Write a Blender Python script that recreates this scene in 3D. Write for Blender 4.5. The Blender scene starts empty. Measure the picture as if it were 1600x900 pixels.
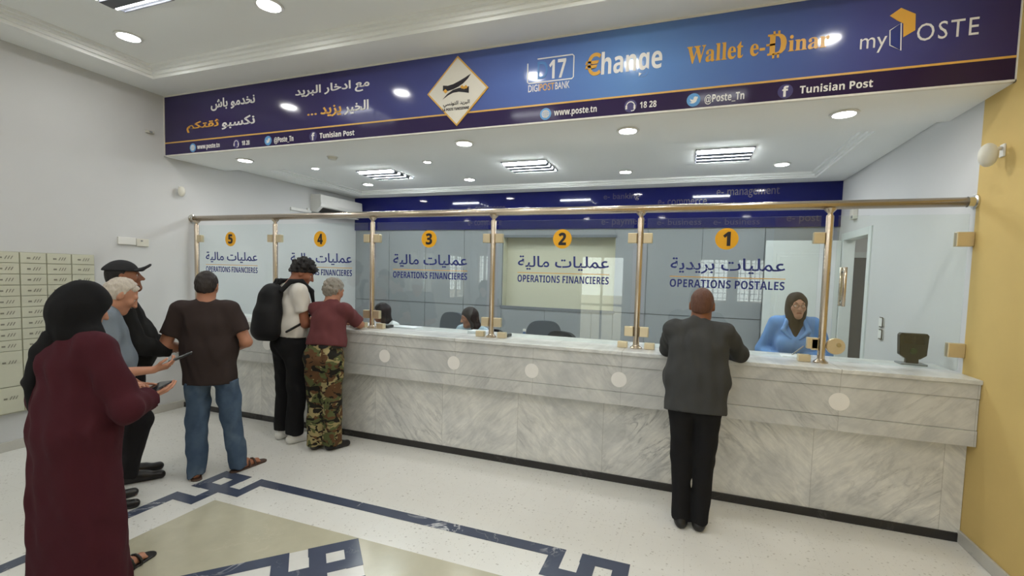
import bpy, bmesh, math, random
import numpy as np
from mathutils import Vector, Matrix

# ------------------------------------------------------------------ camera, world, exposure
SC = bpy.context.scene
COL = SC.collection
random.seed(7)
cam_d = bpy.data.cameras.new('camera'); cam = bpy.data.objects.new('camera', cam_d); COL.objects.link(cam)
cam_d.sensor_width = 36.0; cam_d.sensor_fit = 'HORIZONTAL'; cam_d.lens = 36.0 * 710.762 / 1600.0
cam_d.shift_x = -21.35 / 1600.0; cam_d.shift_y = 21.23 / 1600.0
cam_d.clip_start = 0.05; cam_d.clip_end = 200
_r = Vector((0.9427822, 0.33227273, 0.02750553)); _u = Vector((-0.04516922, 0.04555252, 0.99794023)); _f = Vector((-0.33033538, 0.94208269, -0.0579546))
cam.matrix_world = Matrix(((_r.x, _u.x, -_f.x, -1.84484), (_r.y, _u.y, -_f.y, -3.75268), (_r.z, _u.z, -_f.z, 1.74109), (0, 0, 0, 1)))
SC.camera = cam
SC.view_settings.view_transform = 'Standard'; SC.view_settings.look = 'None'
SC.view_settings.exposure = 0.60; SC.view_settings.gamma = 1.0; SC.view_settings.use_curve_mapping = False
w = bpy.data.worlds.new('world'); SC.world = w; w.use_nodes = True
bg = w.node_tree.nodes['Background']; bg.inputs[0].default_value = (1.0, 0.985, 0.95, 1); bg.inputs[1].default_value = 3.3
try:
    SC.cycles.max_bounces = 10; SC.cycles.diffuse_bounces = 5; SC.cycles.glossy_bounces = 4
    SC.cycles.transparent_max_bounces = 16; SC.cycles.transmission_bounces = 8; SC.cycles.sample_clamp_indirect = 6.0
except Exception:
    pass
LAMP_DOWN = 82.0      # radiance of the small round downlights
LAMP_TUBE = 76.0      # radiance of the fluorescent tubes over the staff
LAMP_HALL = 11.0      # radiance of the fluorescent tubes over the hall

# room measures (metres): x along the counter, y away from the hall, z up
XL, XR = -7.642, 0.0
YB = 3.179            # staff back wall
YREAR = -7.5
ZBB, ZBT, YBAN = 3.004, 3.689, -0.055
ZS = 3.059
YP = 0.226            # plane of the glass screen
ZCT = 1.14
YBEAM = 0.667
ZTRAY = 3.80
ZSTRAY = 3.125

# ------------------------------------------------------------------ node helpers / materials
def srgb(r, g, b):
    f = lambda c: (c / 255 / 12.92) if c / 255 <= 0.04045 else ((c / 255 + 0.055) / 1.055) ** 2.4
    return (f(r), f(g), f(b), 1.0)

class NT:
    def __init__(s, name):
        s.m = bpy.data.materials.new(name); s.m.use_nodes = True; s.t = s.m.node_tree
        s.b = s.t.nodes['Principled BSDF']; s.out = s.t.nodes['Material Output']
    def n(s, typ, **kw):
        nd = s.t.nodes.new(typ)
        for k, v in kw.items(): setattr(nd, k, v)
        return nd
    def l(s, a, b): s.t.links.new(a, b)
    def val(s, sock, v):
        if hasattr(v, 'is_linked') or hasattr(v, 'links'): s.l(v, sock)
        else: sock.default_value = v
    def math(s, op, a, b=0.0, c=0.0):
        nd = s.n('ShaderNodeMath', operation=op)
        s.val(nd.inputs[0], a); s.val(nd.inputs[1], b)
        if len(nd.inputs) > 2: s.val(nd.inputs[2], c)
        return nd.outputs[0]
    def mix(s, fac, a, b):
        nd = s.n('ShaderNodeMix', data_type='RGBA')
        s.val(nd.inputs[0], fac); s.val(nd.inputs[6], a); s.val(nd.inputs[7], b)
        return nd.outputs[2]
    def noise(s, vec, scale, detail=3, rough=0.5, dist=0.0):
        nd = s.n('ShaderNodeTexNoise'); s.l(vec, nd.inputs['Vector'])
        nd.inputs['Scale'].default_value = scale; nd.inputs['Detail'].default_value = detail
        nd.inputs['Roughness'].default_value = rough; nd.inputs['Distortion'].default_value = dist
        return nd.outputs[0]
    def ramp(s, fac, stops, interp='LINEAR'):
        nd = s.n('ShaderNodeValToRGB'); cr = nd.color_ramp; cr.interpolation = interp
        while len(cr.elements) < len(stops): cr.elements.new(0.5)
        for e, (p, c) in zip(cr.elements, stops): e.position = p; e.color = c
        s.l(fac, nd.inputs[0]); return nd.outputs[0]
    def pos(s): return s.n('ShaderNodeNewGeometry').outputs['Position']
    def obj(s): return s.n('ShaderNodeTexCoord').outputs['Object']
    def sep(s, v):
        nd = s.n('ShaderNodeSeparateXYZ'); s.l(v, nd.inputs[0]); return nd.outputs
    def comb(s, x, y, z):
        nd = s.n('ShaderNodeCombineXYZ'); s.val(nd.inputs[0], x); s.val(nd.inputs[1], y); s.val(nd.inputs[2], z); return nd.outputs[0]
    def bump(s, h, strength=0.2, dist=0.01):
        nd = s.n('ShaderNodeBump'); nd.inputs['Strength'].default_value = strength; nd.inputs['Distance'].default_value = dist
        s.l(h, nd.inputs['Height']); s.l(nd.outputs[0], s.b.inputs['Normal'])
    def set(s, col=None, rough=None, metal=None, spec=None):
        if col is not None: s.val(s.b.inputs['Base Color'], col)
        if rough is not None: s.val(s.b.inputs['Roughness'], rough)
        if metal is not None: s.val(s.b.inputs['Metallic'], metal)
        if spec is not None: s.val(s.b.inputs['Specular IOR Level'], spec)
        return s.m

def plain(name, rgb, rough=0.5, metal=0.0, spec=0.5, var=0.06, scale=12.0):
    t = NT(name); c = srgb(*rgb)
    d = tuple(x * (1 - var) for x in c[:3]) + (1,)
    col = t.mix(t.noise(t.obj(), scale, 3), d, c)
    return t.set(col, rough, metal, spec)

def fabric(name, rgb, rough=0.9, var=0.18, sheen=0.0, scale=9.0, weave=350.0):
    t = NT(name); c = srgb(*rgb)
    d = tuple(x * (1 - var) for x in c[:3]) + (1,); o = t.obj()
    t.set(t.mix(t.noise(o, scale, 4, 0.6), d, c), rough, 0.0, 0.25)
    t.bump(t.noise(o, weave, 2), 0.25, 0.002)
    return t.m

def emission(name, rgb, strength):
    t = NT(name); t.set((0.8, 0.8, 0.8, 1), 0.5)
    t.b.inputs['Emission Color'].default_value = rgb; t.b.inputs['Emission Strength'].default_value = strength
    return t.m

def wall_paint(name, rgb, var=0.05, blotch=1.3):
    t = NT(name); c = srgb(*rgb); p = t.pos()
    d = tuple(x * (1 - var) for x in c[:3]) + (1,)
    t.set(t.mix(t.noise(p, blotch, 4, 0.6), d, c), 0.75, 0.0, 0.25)
    t.bump(t.noise(p, 160, 2), 0.08, 0.002)
    return t.m

def marble_counter(name, flip=0.0, base=(210, 211, 209), panel=0.765, x0=-0.781, mask_r=(0.50, 0.72), vs=0.75):
    t = NT(name); p = t.sep(t.pos()); cl = t.noise(t.pos(), 3.1, 6, 0.65, 0.6)
    xx = t.math('SUBTRACT', p[0], x0)
    pp = t.math('PINGPONG', xx, panel)                     # book-matched slabs
    idx = t.math('FLOOR', t.math('DIVIDE', xx, panel))
    v = t.comb(t.math('MULTIPLY', pp, 1.0), t.math('MULTIPLY', idx, 3.7), t.math('ADD', p[2], flip))
    # diagonal streaks: rotate in the slab plane and stretch
    a = t.math('ADD', t.math('MULTIPLY', pp, 0.72), t.math('MULTIPLY', p[2], 0.70))
    b = t.math('SUBTRACT', t.math('MULTIPLY', p[2], 0.72), t.math('MULTIPLY', pp, 0.70))
    sv = t.comb(t.math('MULTIPLY', a, 1.2), t.math('MULTIPLY', b, 5.5), t.math('MULTIPLY', idx, 2.31 + flip))
    n1 = t.noise(sv, 1.6, 6, 0.62, 0.8)
    n2 = t.noise(sv, 4.2, 5, 0.6, 1.2)
    n3 = t.noise(v, 1.3, 4, 0.55)
    vein = t.math('ABSOLUTE', t.math('SUBTRACT', n1, 0.5))
    veinr = t.ramp(vein, [(0.0, (1, 1, 1, 1)), (0.018, (0.45, 0.45, 0.45, 1)), (0.06, (0, 0, 0, 1))])
    mask = t.ramp(n3, [(mask_r[0], (0, 0, 0, 1)), (mask_r[1], (1, 1, 1, 1))])
    c = t.mix(t.ramp(n2, [(0.35, (0, 0, 0, 1)), (0.75, (0.5, 0.5, 0.5, 1))]), srgb(*base), srgb(172, 175, 178))
    c = t.mix(t.math('MULTIPLY', n3, 0.25), c, srgb(212, 206, 190))
    c = t.mix(t.math('MULTIPLY', t.math('MULTIPLY', veinr, mask), vs), c, srgb(108, 110, 114))
    c = t.mix(t.ramp(cl, [(0.42, (0, 0, 0, 1)), (0.70, (0.55, 0.55, 0.55, 1))]), c, srgb(160, 163, 165))
    fr = t.math('FRACT', t.math('DIVIDE', xx, panel))
    seam = t.math('LESS_THAN', t.math('MINIMUM', fr, t.math('SUBTRACT', 1.0, fr)), 0.0022)
    c = t.mix(t.math('MULTIPLY', seam, 0.45), c, srgb(120, 118, 112))
    return t.set(c, 0.28, 0.0, 0.5)

def terrazzo(name):
    t = NT(name); p = t.pos()
    big = t.noise(p, 0.9, 4, 0.6); n2 = t.noise(p, 7.0, 4, 0.6)
    c = t.mix(big, srgb(225, 225, 220), srgb(211, 210, 204))
    c = t.mix(t.math('MULTIPLY', n2, 0.35), c, srgb(232, 232, 228))
    vo = t.n('ShaderNodeTexVoronoi', feature='F1'); t.l(p, vo.inputs['Vector']); vo.inputs['Scale'].default_value = 30.0
    keep = t.math('GREATER_THAN', t.sep(vo.outputs['Color'])[0], 0.62)
    spk = t.math('MULTIPLY', t.math('LESS_THAN', vo.outputs['Distance'], t.math('MULTIPLY', n2, 0.40)), keep)
    c = t.mix(t.math('MULTIPLY', spk, 0.36), c, srgb(120, 112, 98))
    vo2 = t.n('ShaderNodeTexVoronoi', feature='F1'); t.l(p, vo2.inputs['Vector']); vo2.inputs['Scale'].default_value = 58.0
    keep2 = t.math('GREATER_THAN', t.sep(vo2.outputs['Color'])[1], 0.7)
    spk2 = t.math('MULTIPLY', t.math('LESS_THAN', vo2.outputs['Distance'], 0.22), keep2)
    c = t.mix(t.math('MULTIPLY', spk2, 0.35), c, srgb(140, 134, 122))
    q = t.sep(p)
    def line(s, off):
        fr = t.math('FRACT', t.math('DIVIDE', t.math('ADD', s, off), 0.4))
        return t.math('LESS_THAN', t.math('MINIMUM', fr, t.math('SUBTRACT', 1.0, fr)), 0.004)
    j = t.math('MAXIMUM', line(q[0], 0.18), line(q[1], 0.22))
    c = t.mix(t.math('MULTIPLY', j, 0.12), c, srgb(150, 148, 142))
    return t.set(c, 0.22, 0.0, 0.5)

def inlay(name, rgb, vein, amount, rough=0.22):
    t = NT(name); p = t.pos()
    n = t.noise(p, 2.3, 5, 0.6, 1.5); n2 = t.noise(p, 1.4, 2); n3 = t.noise(p, 9.0, 4)
    v = t.ramp(t.math('ABSOLUTE', t.math('SUBTRACT', n, 0.5)), [(0.0, (1, 1, 1, 1)), (0.008, (0.6, 0.6, 0.6, 1)), (0.016, (0, 0, 0, 1))])
    m = t.ramp(n2, [(0.5, (0, 0, 0, 1)), (0.62, (1, 1, 1, 1))])
    c = srgb(*rgb); d = tuple(x * 0.82 for x in c[:3]) + (1,)
    col = t.mix(n3, d, c)
    col = t.mix(t.math('MULTIPLY', t.math('MULTIPLY', v, m), amount), col, srgb(*vein))
    return t.set(col, rough, 0.0, 0.5)

def glass_mat(name, tint=(0.955, 0.985, 0.98), boost=1.0):
    t = NT(name); t.t.nodes.remove(t.b)
    tr = t.n('ShaderNodeBsdfTransparent'); tr.inputs[0].default_value = tint + (1,)
    gl = t.n('ShaderNodeBsdfGlossy'); gl.inputs['Roughness'].default_value = 0.0; gl.inputs[0].default_value = (0.97, 1, 1, 1)
    lw = t.n('ShaderNodeLayerWeight'); lw.inputs['Blend'].default_value = 0.5     # facing = 1 - |cos|: the same from both sides of the pane
    fres = t.math('ADD', 0.043, t.math('MULTIPLY', 0.957, t.math('POWER', lw.outputs['Facing'], 5.0)))
    mx = t.n('ShaderNodeMixShader')
    t.l(t.math('MULTIPLY', fres, boost), mx.inputs[0]); t.l(tr.outputs[0], mx.inputs[1]); t.l(gl.outputs[0], mx.inputs[2])
    t.l(mx.outputs[0], t.out.inputs[0]); return t.m

def banner_mat(name):
    t = NT(name); q = t.sep(t.pos())
    fx = t.math('DIVIDE', t.math('SUBTRACT', q[0], XL), XR - XL)
    c = t.ramp(fx, [(0.0, srgb(48, 38, 74)), (0.30, srgb(54, 46, 94)), (0.46, srgb(76, 84, 146)), (0.60, srgb(96, 124, 190)),
                    (0.70, srgb(108, 152, 212)), (0.80, srgb(90, 120, 184)), (0.90, srgb(74, 78, 138)), (1.0, srgb(58, 48, 90))])
    dz = t.math('ABSOLUTE', t.math('SUBTRACT', q[2], 3.36))
    c = t.mix(t.math('MULTIPLY', dz, 0.9), c, srgb(54, 52, 104))
    low = t.math('LESS_THAN', q[2], 3.155)
    c = t.mix(low, c, t.ramp(fx, [(0.0, srgb(46, 36, 78)), (0.6, srgb(50, 38, 78)), (1.0, srgb(42, 26, 56))]))
    return t.set(c, 0.10, 0.0, 0.38)

def camo_mat(name):
    t = NT(name); o = t.obj()
    w1 = t.noise(o, 7.0, 2, 0.5, 0.8)
    mp = t.n('ShaderNodeMapping'); t.l(o, mp.inputs[0]); mp.inputs['Location'].default_value = (3.1, 7.7, 1.9); mp.inputs['Scale'].default_value = (1, 1, 1.5)
    w2 = t.noise(mp.outputs[0], 8.5, 2, 0.5, 1.0)
    mp2 = t.n('ShaderNodeMapping'); t.l(o, mp2.inputs[0]); mp2.inputs['Location'].default_value = (-5.3, 2.2, 8.8); mp2.inputs['Scale'].default_value = (1, 1, 1.6)
    w3 = t.noise(mp2.outputs[0], 9.5, 2, 0.5, 1.2)
    c = t.mix(t.math('GREATER_THAN', w1, 0.50), srgb(150, 138, 98), srgb(86, 92, 58))
    c = t.mix(t.math('GREATER_THAN', w2, 0.53), c, srgb(92, 66, 44))
    c = t.mix(t.math('GREATER_THAN', w3, 0.555), c, srgb(34, 32, 28))
    t.set(c, 0.9, 0.0, 0.2); t.bump(t.noise(o, 350, 2), 0.2, 0.002); return t.m

def denim_mat(name):
    t = NT(name); o = t.obj(); q = t.sep(o)
    n = t.noise(o, 6.0, 4, 0.6)
    c = t.mix(n, srgb(42, 58, 82), srgb(92, 112, 134))
    n2 = t.noise(o, 3.0, 3); c = t.mix(t.ramp(n2, [(0.52, (0, 0, 0, 1)), (0.75, (0.6, 0.6, 0.6, 1))]), c, srgb(124, 138, 152))
    t.set(c, 0.9, 0.0, 0.2); t.bump(t.noise(o, 400, 2), 0.3, 0.002); return t.m

def skin_mat(name, rgb):
    t = NT(name); c = srgb(*rgb); d = (c[0] * 0.86, c[1] * 0.78, c[2] * 0.76, 1)
    t.set(t.mix(t.noise(t.obj(), 22, 4), d, c), 0.5, 0.0, 0.4)
    t.b.inputs['Subsurface Weight'].default_value = 0.0
    return t.m

def hair_mat(name, rgb, rough=0.55):
    t = NT(name); c = srgb(*rgb); o = t.obj()
    mp = t.n('ShaderNodeMapping'); t.l(o, mp.inputs[0]); mp.inputs['Scale'].default_value = (1, 1, 0.3)
    n = t.noise(mp.outputs[0], 90, 3, 0.7)
    d = tuple(x * 0.55 for x in c[:3]) + (1,)
    t.set(t.mix(n, d, c), rough, 0.0, 0.35); t.bump(n, 0.6, 0.01); return t.m

M = {}
M['white_wall'] = wall_paint('white_wall_paint', (205, 206, 206))
M['white_ceiling'] = wall_paint('white_ceiling_paint', (238, 240, 238), 0.03)
M['yellow_wall'] = wall_paint('yellow_wall_paint', (212, 184, 118), 0.16, 2.2)
M['grey_wall'] = wall_paint('grey_cladding', (145, 149, 152), 0.05)
M['grey_dark'] = wall_paint('dark_grey_paint', (112, 116, 122), 0.05)
M['beige_wall'] = wall_paint('beige_paint', (204, 202, 180), 0.06)
M['blue_band'] = plain('navy_board', (28, 32, 92), 0.06, spec=0.22, var=0.05, scale=2)
M['floor'] = terrazzo('speckled_terrazzo')
M['inlay'] = inlay('slate_blue_marble', (72, 80, 100), (214, 216, 220), 0.8)
M['field'] = inlay('beige_stone', (190, 186, 164), (200, 194, 174), 0.3, 0.2)
M['white_marble'] = inlay('white_marble_inlay', (220, 220, 216), (120, 122, 126), 0.8)
M['skirt'] = inlay('grey_marble_skirting', (196, 194, 186), (150, 150, 146), 0.5)
M['marble'] = marble_counter('counter_marble', 0.0)
M['marble_low'] = marble_counter('counter_base_marble', 1.7, (236, 236, 232), 0.78, -0.90, (0.46, 0.70), 0.62)
M['marble_top'] = marble_counter('counter_top_marble', 4.1, (226, 228, 226), 1.53, -0.781)
M['plinth'] = inlay('black_granite', (44, 42, 42), (86, 84, 82), 0.5)
M['steel'] = plain('warm_steel', (206, 192, 174), 0.24, 0.95, var=0.1)
M['brass'] = plain('satin_brass_clamp', (222, 206, 172), 0.35, 0.65, var=0.1)
M['chrome'] = plain('chrome', (214, 212, 208), 0.15, 1.0)
M['glass'] = glass_mat('clear_glass')
M['glass_edge'] = plain('green_glass_edge', (150, 190, 180), 0.2)
M['banner'] = banner_mat('printed_banner')
M['gold'] = plain('printed_gold', (226, 170, 66), 0.35)
M['gold_line'] = plain('gold_line', (220, 172, 84), 0.35)
M['gold_dull'] = plain('dull_gold_print', (68, 60, 84), 0.3)
M['print_white'] = plain('printed_white', (232, 230, 226), 0.4)
M['print_cream'] = plain('printed_cream', (226, 222, 210), 0.4)
M['print_navy'] = plain('printed_navy', (30, 44, 120), 0.4)
M['print_black'] = plain('printed_black', (28, 24, 34), 0.45)
M['print_blue'] = plain('printed_blue', (56, 122, 190), 0.4)
M['print_sky'] = plain('printed_sky_blue', (96, 158, 214), 0.4)
M['print_dark'] = plain('printed_dark_blue', (52, 42, 104), 0.4)
M['badge'] = plain('yellow_badge', (240, 176, 24), 0.4)
M['sticker'] = plain('white_sticker', (238, 236, 232), 0.5)
M['white_plastic'] = plain('white_plastic', (226, 226, 222), 0.35)
M['cream_plastic'] = plain('cream_plastic', (214, 212, 200), 0.4)
M['grey_plastic'] = plain('grey_plastic', (130, 134, 138), 0.4)
M['black_plastic'] = plain('black_plastic', (30, 32, 32), 0.3)
M['green_led'] = plain('dark_green_window', (38, 62, 36), 0.3)
M['dark'] = plain('dark_slot', (46, 44, 42), 0.6)
M['mail_body'] = plain('mailbox_frame', (170, 170, 152), 0.4, 0.2)
M['mail_door'] = plain('mailbox_door', (206, 206, 186), 0.38, 0.15, var=0.1, scale=4)
M['mail_slot'] = plain('mailbox_slot', (128, 126, 112), 0.6)
M['trim_white'] = plain('white_trim', (224, 222, 214), 0.4)
M['door_white'] = plain('white_door_paint', (214, 220, 218), 0.4)
M['paper'] = plain('white_paper', (232, 234, 238), 0.8)
M['chair_grey'] = fabric('grey_chair_fabric', (92, 98, 106))
M['chair_black'] = fabric('black_chair_fabric', (34, 36, 40))
M['desk'] = plain('grey_desk_laminate', (150, 152, 152), 0.4)
M['lamp_disc'] = emission('downlight_glow', (1.0, 0.99, 0.965, 1), LAMP_DOWN)
M['tube'] = emission('tube_glow', (0.91, 0.98, 1.0, 1), LAMP_TUBE)
M['tube_hall'] = emission('hall_tube_glow', (0.96, 0.985, 1.0, 1), LAMP_HALL)
M['fin'] = plain('louver_fin', (84, 86, 94), 0.5)
M['tray'] = plain('light_tray_metal', (176, 178, 186), 0.3, 0.6)
M['bottle'] = plain('blue_bottle', (60, 96, 140), 0.25)
M['phone_grey'] = plain('grey_phone_case', (96, 100, 104), 0.3, 0.3)
M['phone_black'] = plain('black_phone_case', (26, 26, 30), 0.2)
M['screen_glass'] = plain('phone_screen', (18, 20, 26), 0.08)
for k, c in dict(skin_a=(150, 98, 74), skin_b=(172, 122, 96), skin_c=(134, 88, 62), skin_d=(184, 134, 108), skin_e=(176, 134, 112), skin_f=(142, 92, 66)).items(): M[k] = skin_mat(k, c)
M['lip'] = skin_mat('lip_skin', (140, 78, 70))
M['eye_white'] = plain('eye_white', (214, 206, 198), 0.2); M['eye_dark'] = plain('eye_iris', (32, 24, 20), 0.15)
M['hair_black'] = hair_mat('black_hair', (30, 26, 26)); M['hair_grey'] = hair_mat('grey_hair', (150, 143, 132)); M['hair_white'] = hair_mat('white_hair', (206, 196, 182))
M['hair_crop'] = hair_mat('cropped_dark_hair', (46, 38, 34)); M['hair_brown'] = hair_mat('dark_brown_hair', (44, 32, 28))
M['hair_buzz'] = hair_mat('shaved_brown_hair', (104, 68, 52), 0.5)
M['shirt_grey'] = fabric('charcoal_shirt', (66, 67, 67)); M['trouser_black'] = fabric('black_trousers', (26, 26, 28)); M['trouser_ink'] = fabric('ink_trousers', (34, 33, 36))
M['tee_white'] = fabric('white_tee', (214, 210, 202), var=0.08); M['tee_maroon'] = fabric('maroon_tee', (102, 56, 58)); M['tee_brown'] = fabric('dark_brown_tee', (54, 44, 42))
M['camo'] = camo_mat('camouflage'); M['denim'] = denim_mat('blue_denim')
M['jacket_black'] = fabric('black_jacket', (30, 30, 30)); M['shirt_blue'] = fabric('grey_blue_shirt', (120, 130, 140)); M['abaya'] = fabric('maroon_abaya', (68, 24, 34), var=0.22, scale=4)
M['hijab'] = fabric('black_hijab', (20, 20, 22), var=0.3); M['hijab_brown'] = fabric('dark_brown_hijab', (56, 48, 46)); M['coat_blue'] = fabric('sky_blue_coat', (112, 152, 206), var=0.12)
M['blouse'] = fabric('pale_blue_blouse', (178, 200, 214), var=0.1); M['blouse_white'] = fabric('white_blouse', (222, 226, 228), var=0.08)
M['cap_black'] = fabric('black_cap', (44, 44, 46)); M['bag'] = fabric('black_backpack_nylon', (24, 24, 26), 0.7)
M['sole'] = plain('brown_sandal', (74, 54, 44), 0.6); M['sole_black'] = plain('black_leather', (26, 24, 24), 0.4); M['sneaker'] = plain('white_sneaker', (226, 226, 222), 0.5)
M['tan_bag'] = plain('tan_strap', (150, 140, 70), 0.6)
M['spectacle'] = plain('spectacle_frame', (64, 50, 42), 0.4, 0.0)

# ------------------------------------------------------------------ mesh building
def origin(o):
    v = Vector((0, 0, 0))
    while o is not None: v += o.location; o = o.parent
    return v

class MB:
    def __init__(s): s.v = []; s.f = []
    def add(s, vs, fs):
        k = len(s.v); s.v += [tuple(v) for v in vs]; s.f += [tuple(i + k for i in f) for f in fs]; return s
    def bm(s, bm):
        bm.verts.ensure_lookup_table()
        for i, v in enumerate(bm.verts): v.index = i
        s.add([v.co[:] for v in bm.verts], [[v.index for v in f.verts] for f in bm.faces]); bm.free(); return s
    def box(s, x0, x1, y0, y1, z0, z1, bev=0.0, seg=2, mat=None):
        bm = bmesh.new(); bmesh.ops.create_cube(bm, size=1)
        for v in bm.verts: v.co = Vector(((v.co.x + .5) * (x1 - x0) + x0, (v.co.y + .5) * (y1 - y0) + y0, (v.co.z + .5) * (z1 - z0) + z0))
        if bev > 0: bmesh.ops.bevel(bm, geom=list(bm.edges), offset=bev, segments=seg, affect='EDGES', profile=0.5)
        if mat is not None: bm.transform(mat)
        return s.bm(bm)
    def lathe(s, prof, c=(0, 0, 0), axis='z', n=24):
        vs = []; fs = []; m = len(prof)
        for i in range(n):
            a = 2 * math.pi * i / n
            for r, h in prof:
                p = (r * math.cos(a), r * math.sin(a), h)
                if axis == 'x': p = (h, p[0], p[1])
                if axis == 'y': p = (p[0], h, p[1])
                vs.append((p[0] + c[0], p[1] + c[1], p[2] + c[2]))
        for i in range(n):
            for j in range(m - 1):
                a, b = i * m + j, ((i + 1) % n) * m + j
                fs.append((a, b, b + 1, a + 1))
        if prof[0][0] > 1e-6: fs.append(tuple(i * m for i in range(n))[::-1])
        if prof[-1][0] > 1e-6: fs.append(tuple(i * m + m - 1 for i in range(n)))
        return s.add(vs, fs)
    def tube(s, pts, r, n=12):
        pts = [Vector(p) for p in pts]; rs = r if isinstance(r, (list, tuple)) else [r] * len(pts)
        vs = []; fs = []; up = None
        for i, p in enumerate(pts):
            d = (pts[min(i + 1, len(pts) - 1)] - pts[max(i - 1, 0)]).normalized()
            if up is None: up = d.orthogonal().normalized()
            up = (up - d * up.dot(d)).normalized(); q = d.cross(up)
            for k in range(n):
                a = 2 * math.pi * k / n; vs.append(p + (up * math.cos(a) + q * math.sin(a)) * rs[i])
        for i in range(len(pts) - 1):
            for k in range(n):
                a, b = i * n + k, i * n + (k + 1) % n; fs.append((a, b, b + n, a + n))
        fs.append(tuple(range(n))[::-1]); fs.append(tuple((len(pts) - 1) * n + k for k in range(n)))
        return s.add(vs, fs)
    def prism(s, poly, y0, y1):        # polygon in x,z, thickness along y
        n = len(poly); vs = [(x, y0, z) for x, z in poly] + [(x, y1, z) for x, z in poly]
        fs = [tuple(range(n)), tuple(range(2 * n - 1, n - 1, -1))] + [(i, i + n, (i + 1) % n + n, (i + 1) % n) for i in range(n)]
        return s.add(vs, fs)
    def ribbon(s, pts, wid, y0, y1, closed=False):     # flat stroke in x,z
        P = [Vector((a, b)) for a, b in pts]; n = len(P); L = []; R = []
        for i in range(n):
            a = P[(i - 1) % n] if closed or i > 0 else P[i]; b = P[(i + 1) % n] if closed or i < n - 1 else P[i]
            d = (b - a).normalized(); q = Vector((-d.y, d.x)) * wid / 2
            L.append(P[i] + q); R.append(P[i] - q)
        for i in range(n if closed else n - 1):
            j = (i + 1) % n
            s.prism([tuple(L[i]), tuple(R[i]), tuple(R[j]), tuple(L[j])], y0, y1)
        return s
    def build(s, name, mat, parent=None, smooth=False, base=None):
        if parent is not None: off = origin(parent)
        else:
            a = np.array(s.v); off = Vector(base) if base else Vector(((a[:, 0].min() + a[:, 0].max()) / 2, (a[:, 1].min() + a[:, 1].max()) / 2, a[:, 2].min()))
        me = bpy.data.meshes.new(name)
        me.from_pydata([(v[0] - off.x, v[1] - off.y, v[2] - off.z) for v in s.v], [], s.f)
        bm = bmesh.new(); bm.from_mesh(me); bmesh.ops.recalc_face_normals(bm, faces=bm.faces); bm.to_mesh(me); bm.free()
        if smooth:
            for p in me.polygons: p.use_smooth = True
        me.materials.append(M[mat] if isinstance(mat, str) else mat)
        o = bpy.data.objects.new(name, me); COL.objects.link(o)
        if parent is not None: o.parent = parent
        else: o.location = off
        if smooth == 'auto':
            bpy_autosmooth(me)
        return o

def bpy_autosmooth(me, ang=0.6):
    bm = bmesh.new(); bm.from_mesh(me)
    for e in bm.edges:
        if len(e.link_faces) == 2 and e.calc_face_angle(0) > ang: e.smooth = False
    bm.to_mesh(me); bm.free()

def tag(o, label=None, cat=None, group=None, kind=None):
    if label: o['label'] = label
    if cat: o['category'] = cat
    if group: o['group'] = group
    if kind: o['kind'] = kind
    return o
def thing(name, loc, label, cat, group=None):
    o = bpy.data.objects.new(name, None); COL.objects.link(o); o.location = loc; o.empty_display_size = 0.1
    return tag(o, label, cat, group)
def struct(name, mb, mat, parent=None):
    o = mb.build(name, mat, parent, base=None if parent else (0, 0, 0)); o['kind'] = 'structure'; return o
def dup(root, loc, label, group=None):
    r = root.copy(); COL.objects.link(r); r.location = loc; r['label'] = label
    if group: r['group'] = group
    for ch in list(root.children):
        c = ch.copy(); COL.objects.link(c); c.parent = r
        for g in list(ch.children):
            d = g.copy(); COL.objects.link(d); d.parent = c
    return r

# ------------------------------------------------------------------ lettering
AR = {}
for ch, base, n in [('ا', 0xFE8D, 2), ('ب', 0xFE8F, 4), ('ة', 0xFE93, 2), ('ت', 0xFE95, 4), ('ث', 0xFE99, 4), ('خ', 0xFEA5, 4), ('د', 0xFEA9, 2), ('ر', 0xFEAD, 2), ('ز', 0xFEAF, 2),
                    ('س', 0xFEB1, 4), ('ش', 0xFEB5, 4), ('ع', 0xFEC9, 4), ('ق', 0xFED5, 4), ('ك', 0xFED9, 4), ('ل', 0xFEDD, 4), ('م', 0xFEE1, 4), ('ن', 0xFEE5, 4), ('و', 0xFEED, 2), ('ي', 0xFEF1, 4)]:
    AR[ch] = [chr(base + i) for i in range(n)]
def shape_ar(s):
    out = []
    for i, c in enumerate(s):
        if c not in AR: out.append(c); continue
        prev = i > 0 and s[i - 1] in AR and len(AR[s[i - 1]]) == 4
        nxt = i < len(s) - 1 and s[i + 1] in AR
        f = AR[c]
        if len(f) == 2: out.append(f[1] if prev else f[0])
        else: out.append(f[3] if prev and nxt else f[1] if prev else f[2] if nxt else f[0])
    return ''.join(reversed(out))

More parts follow.
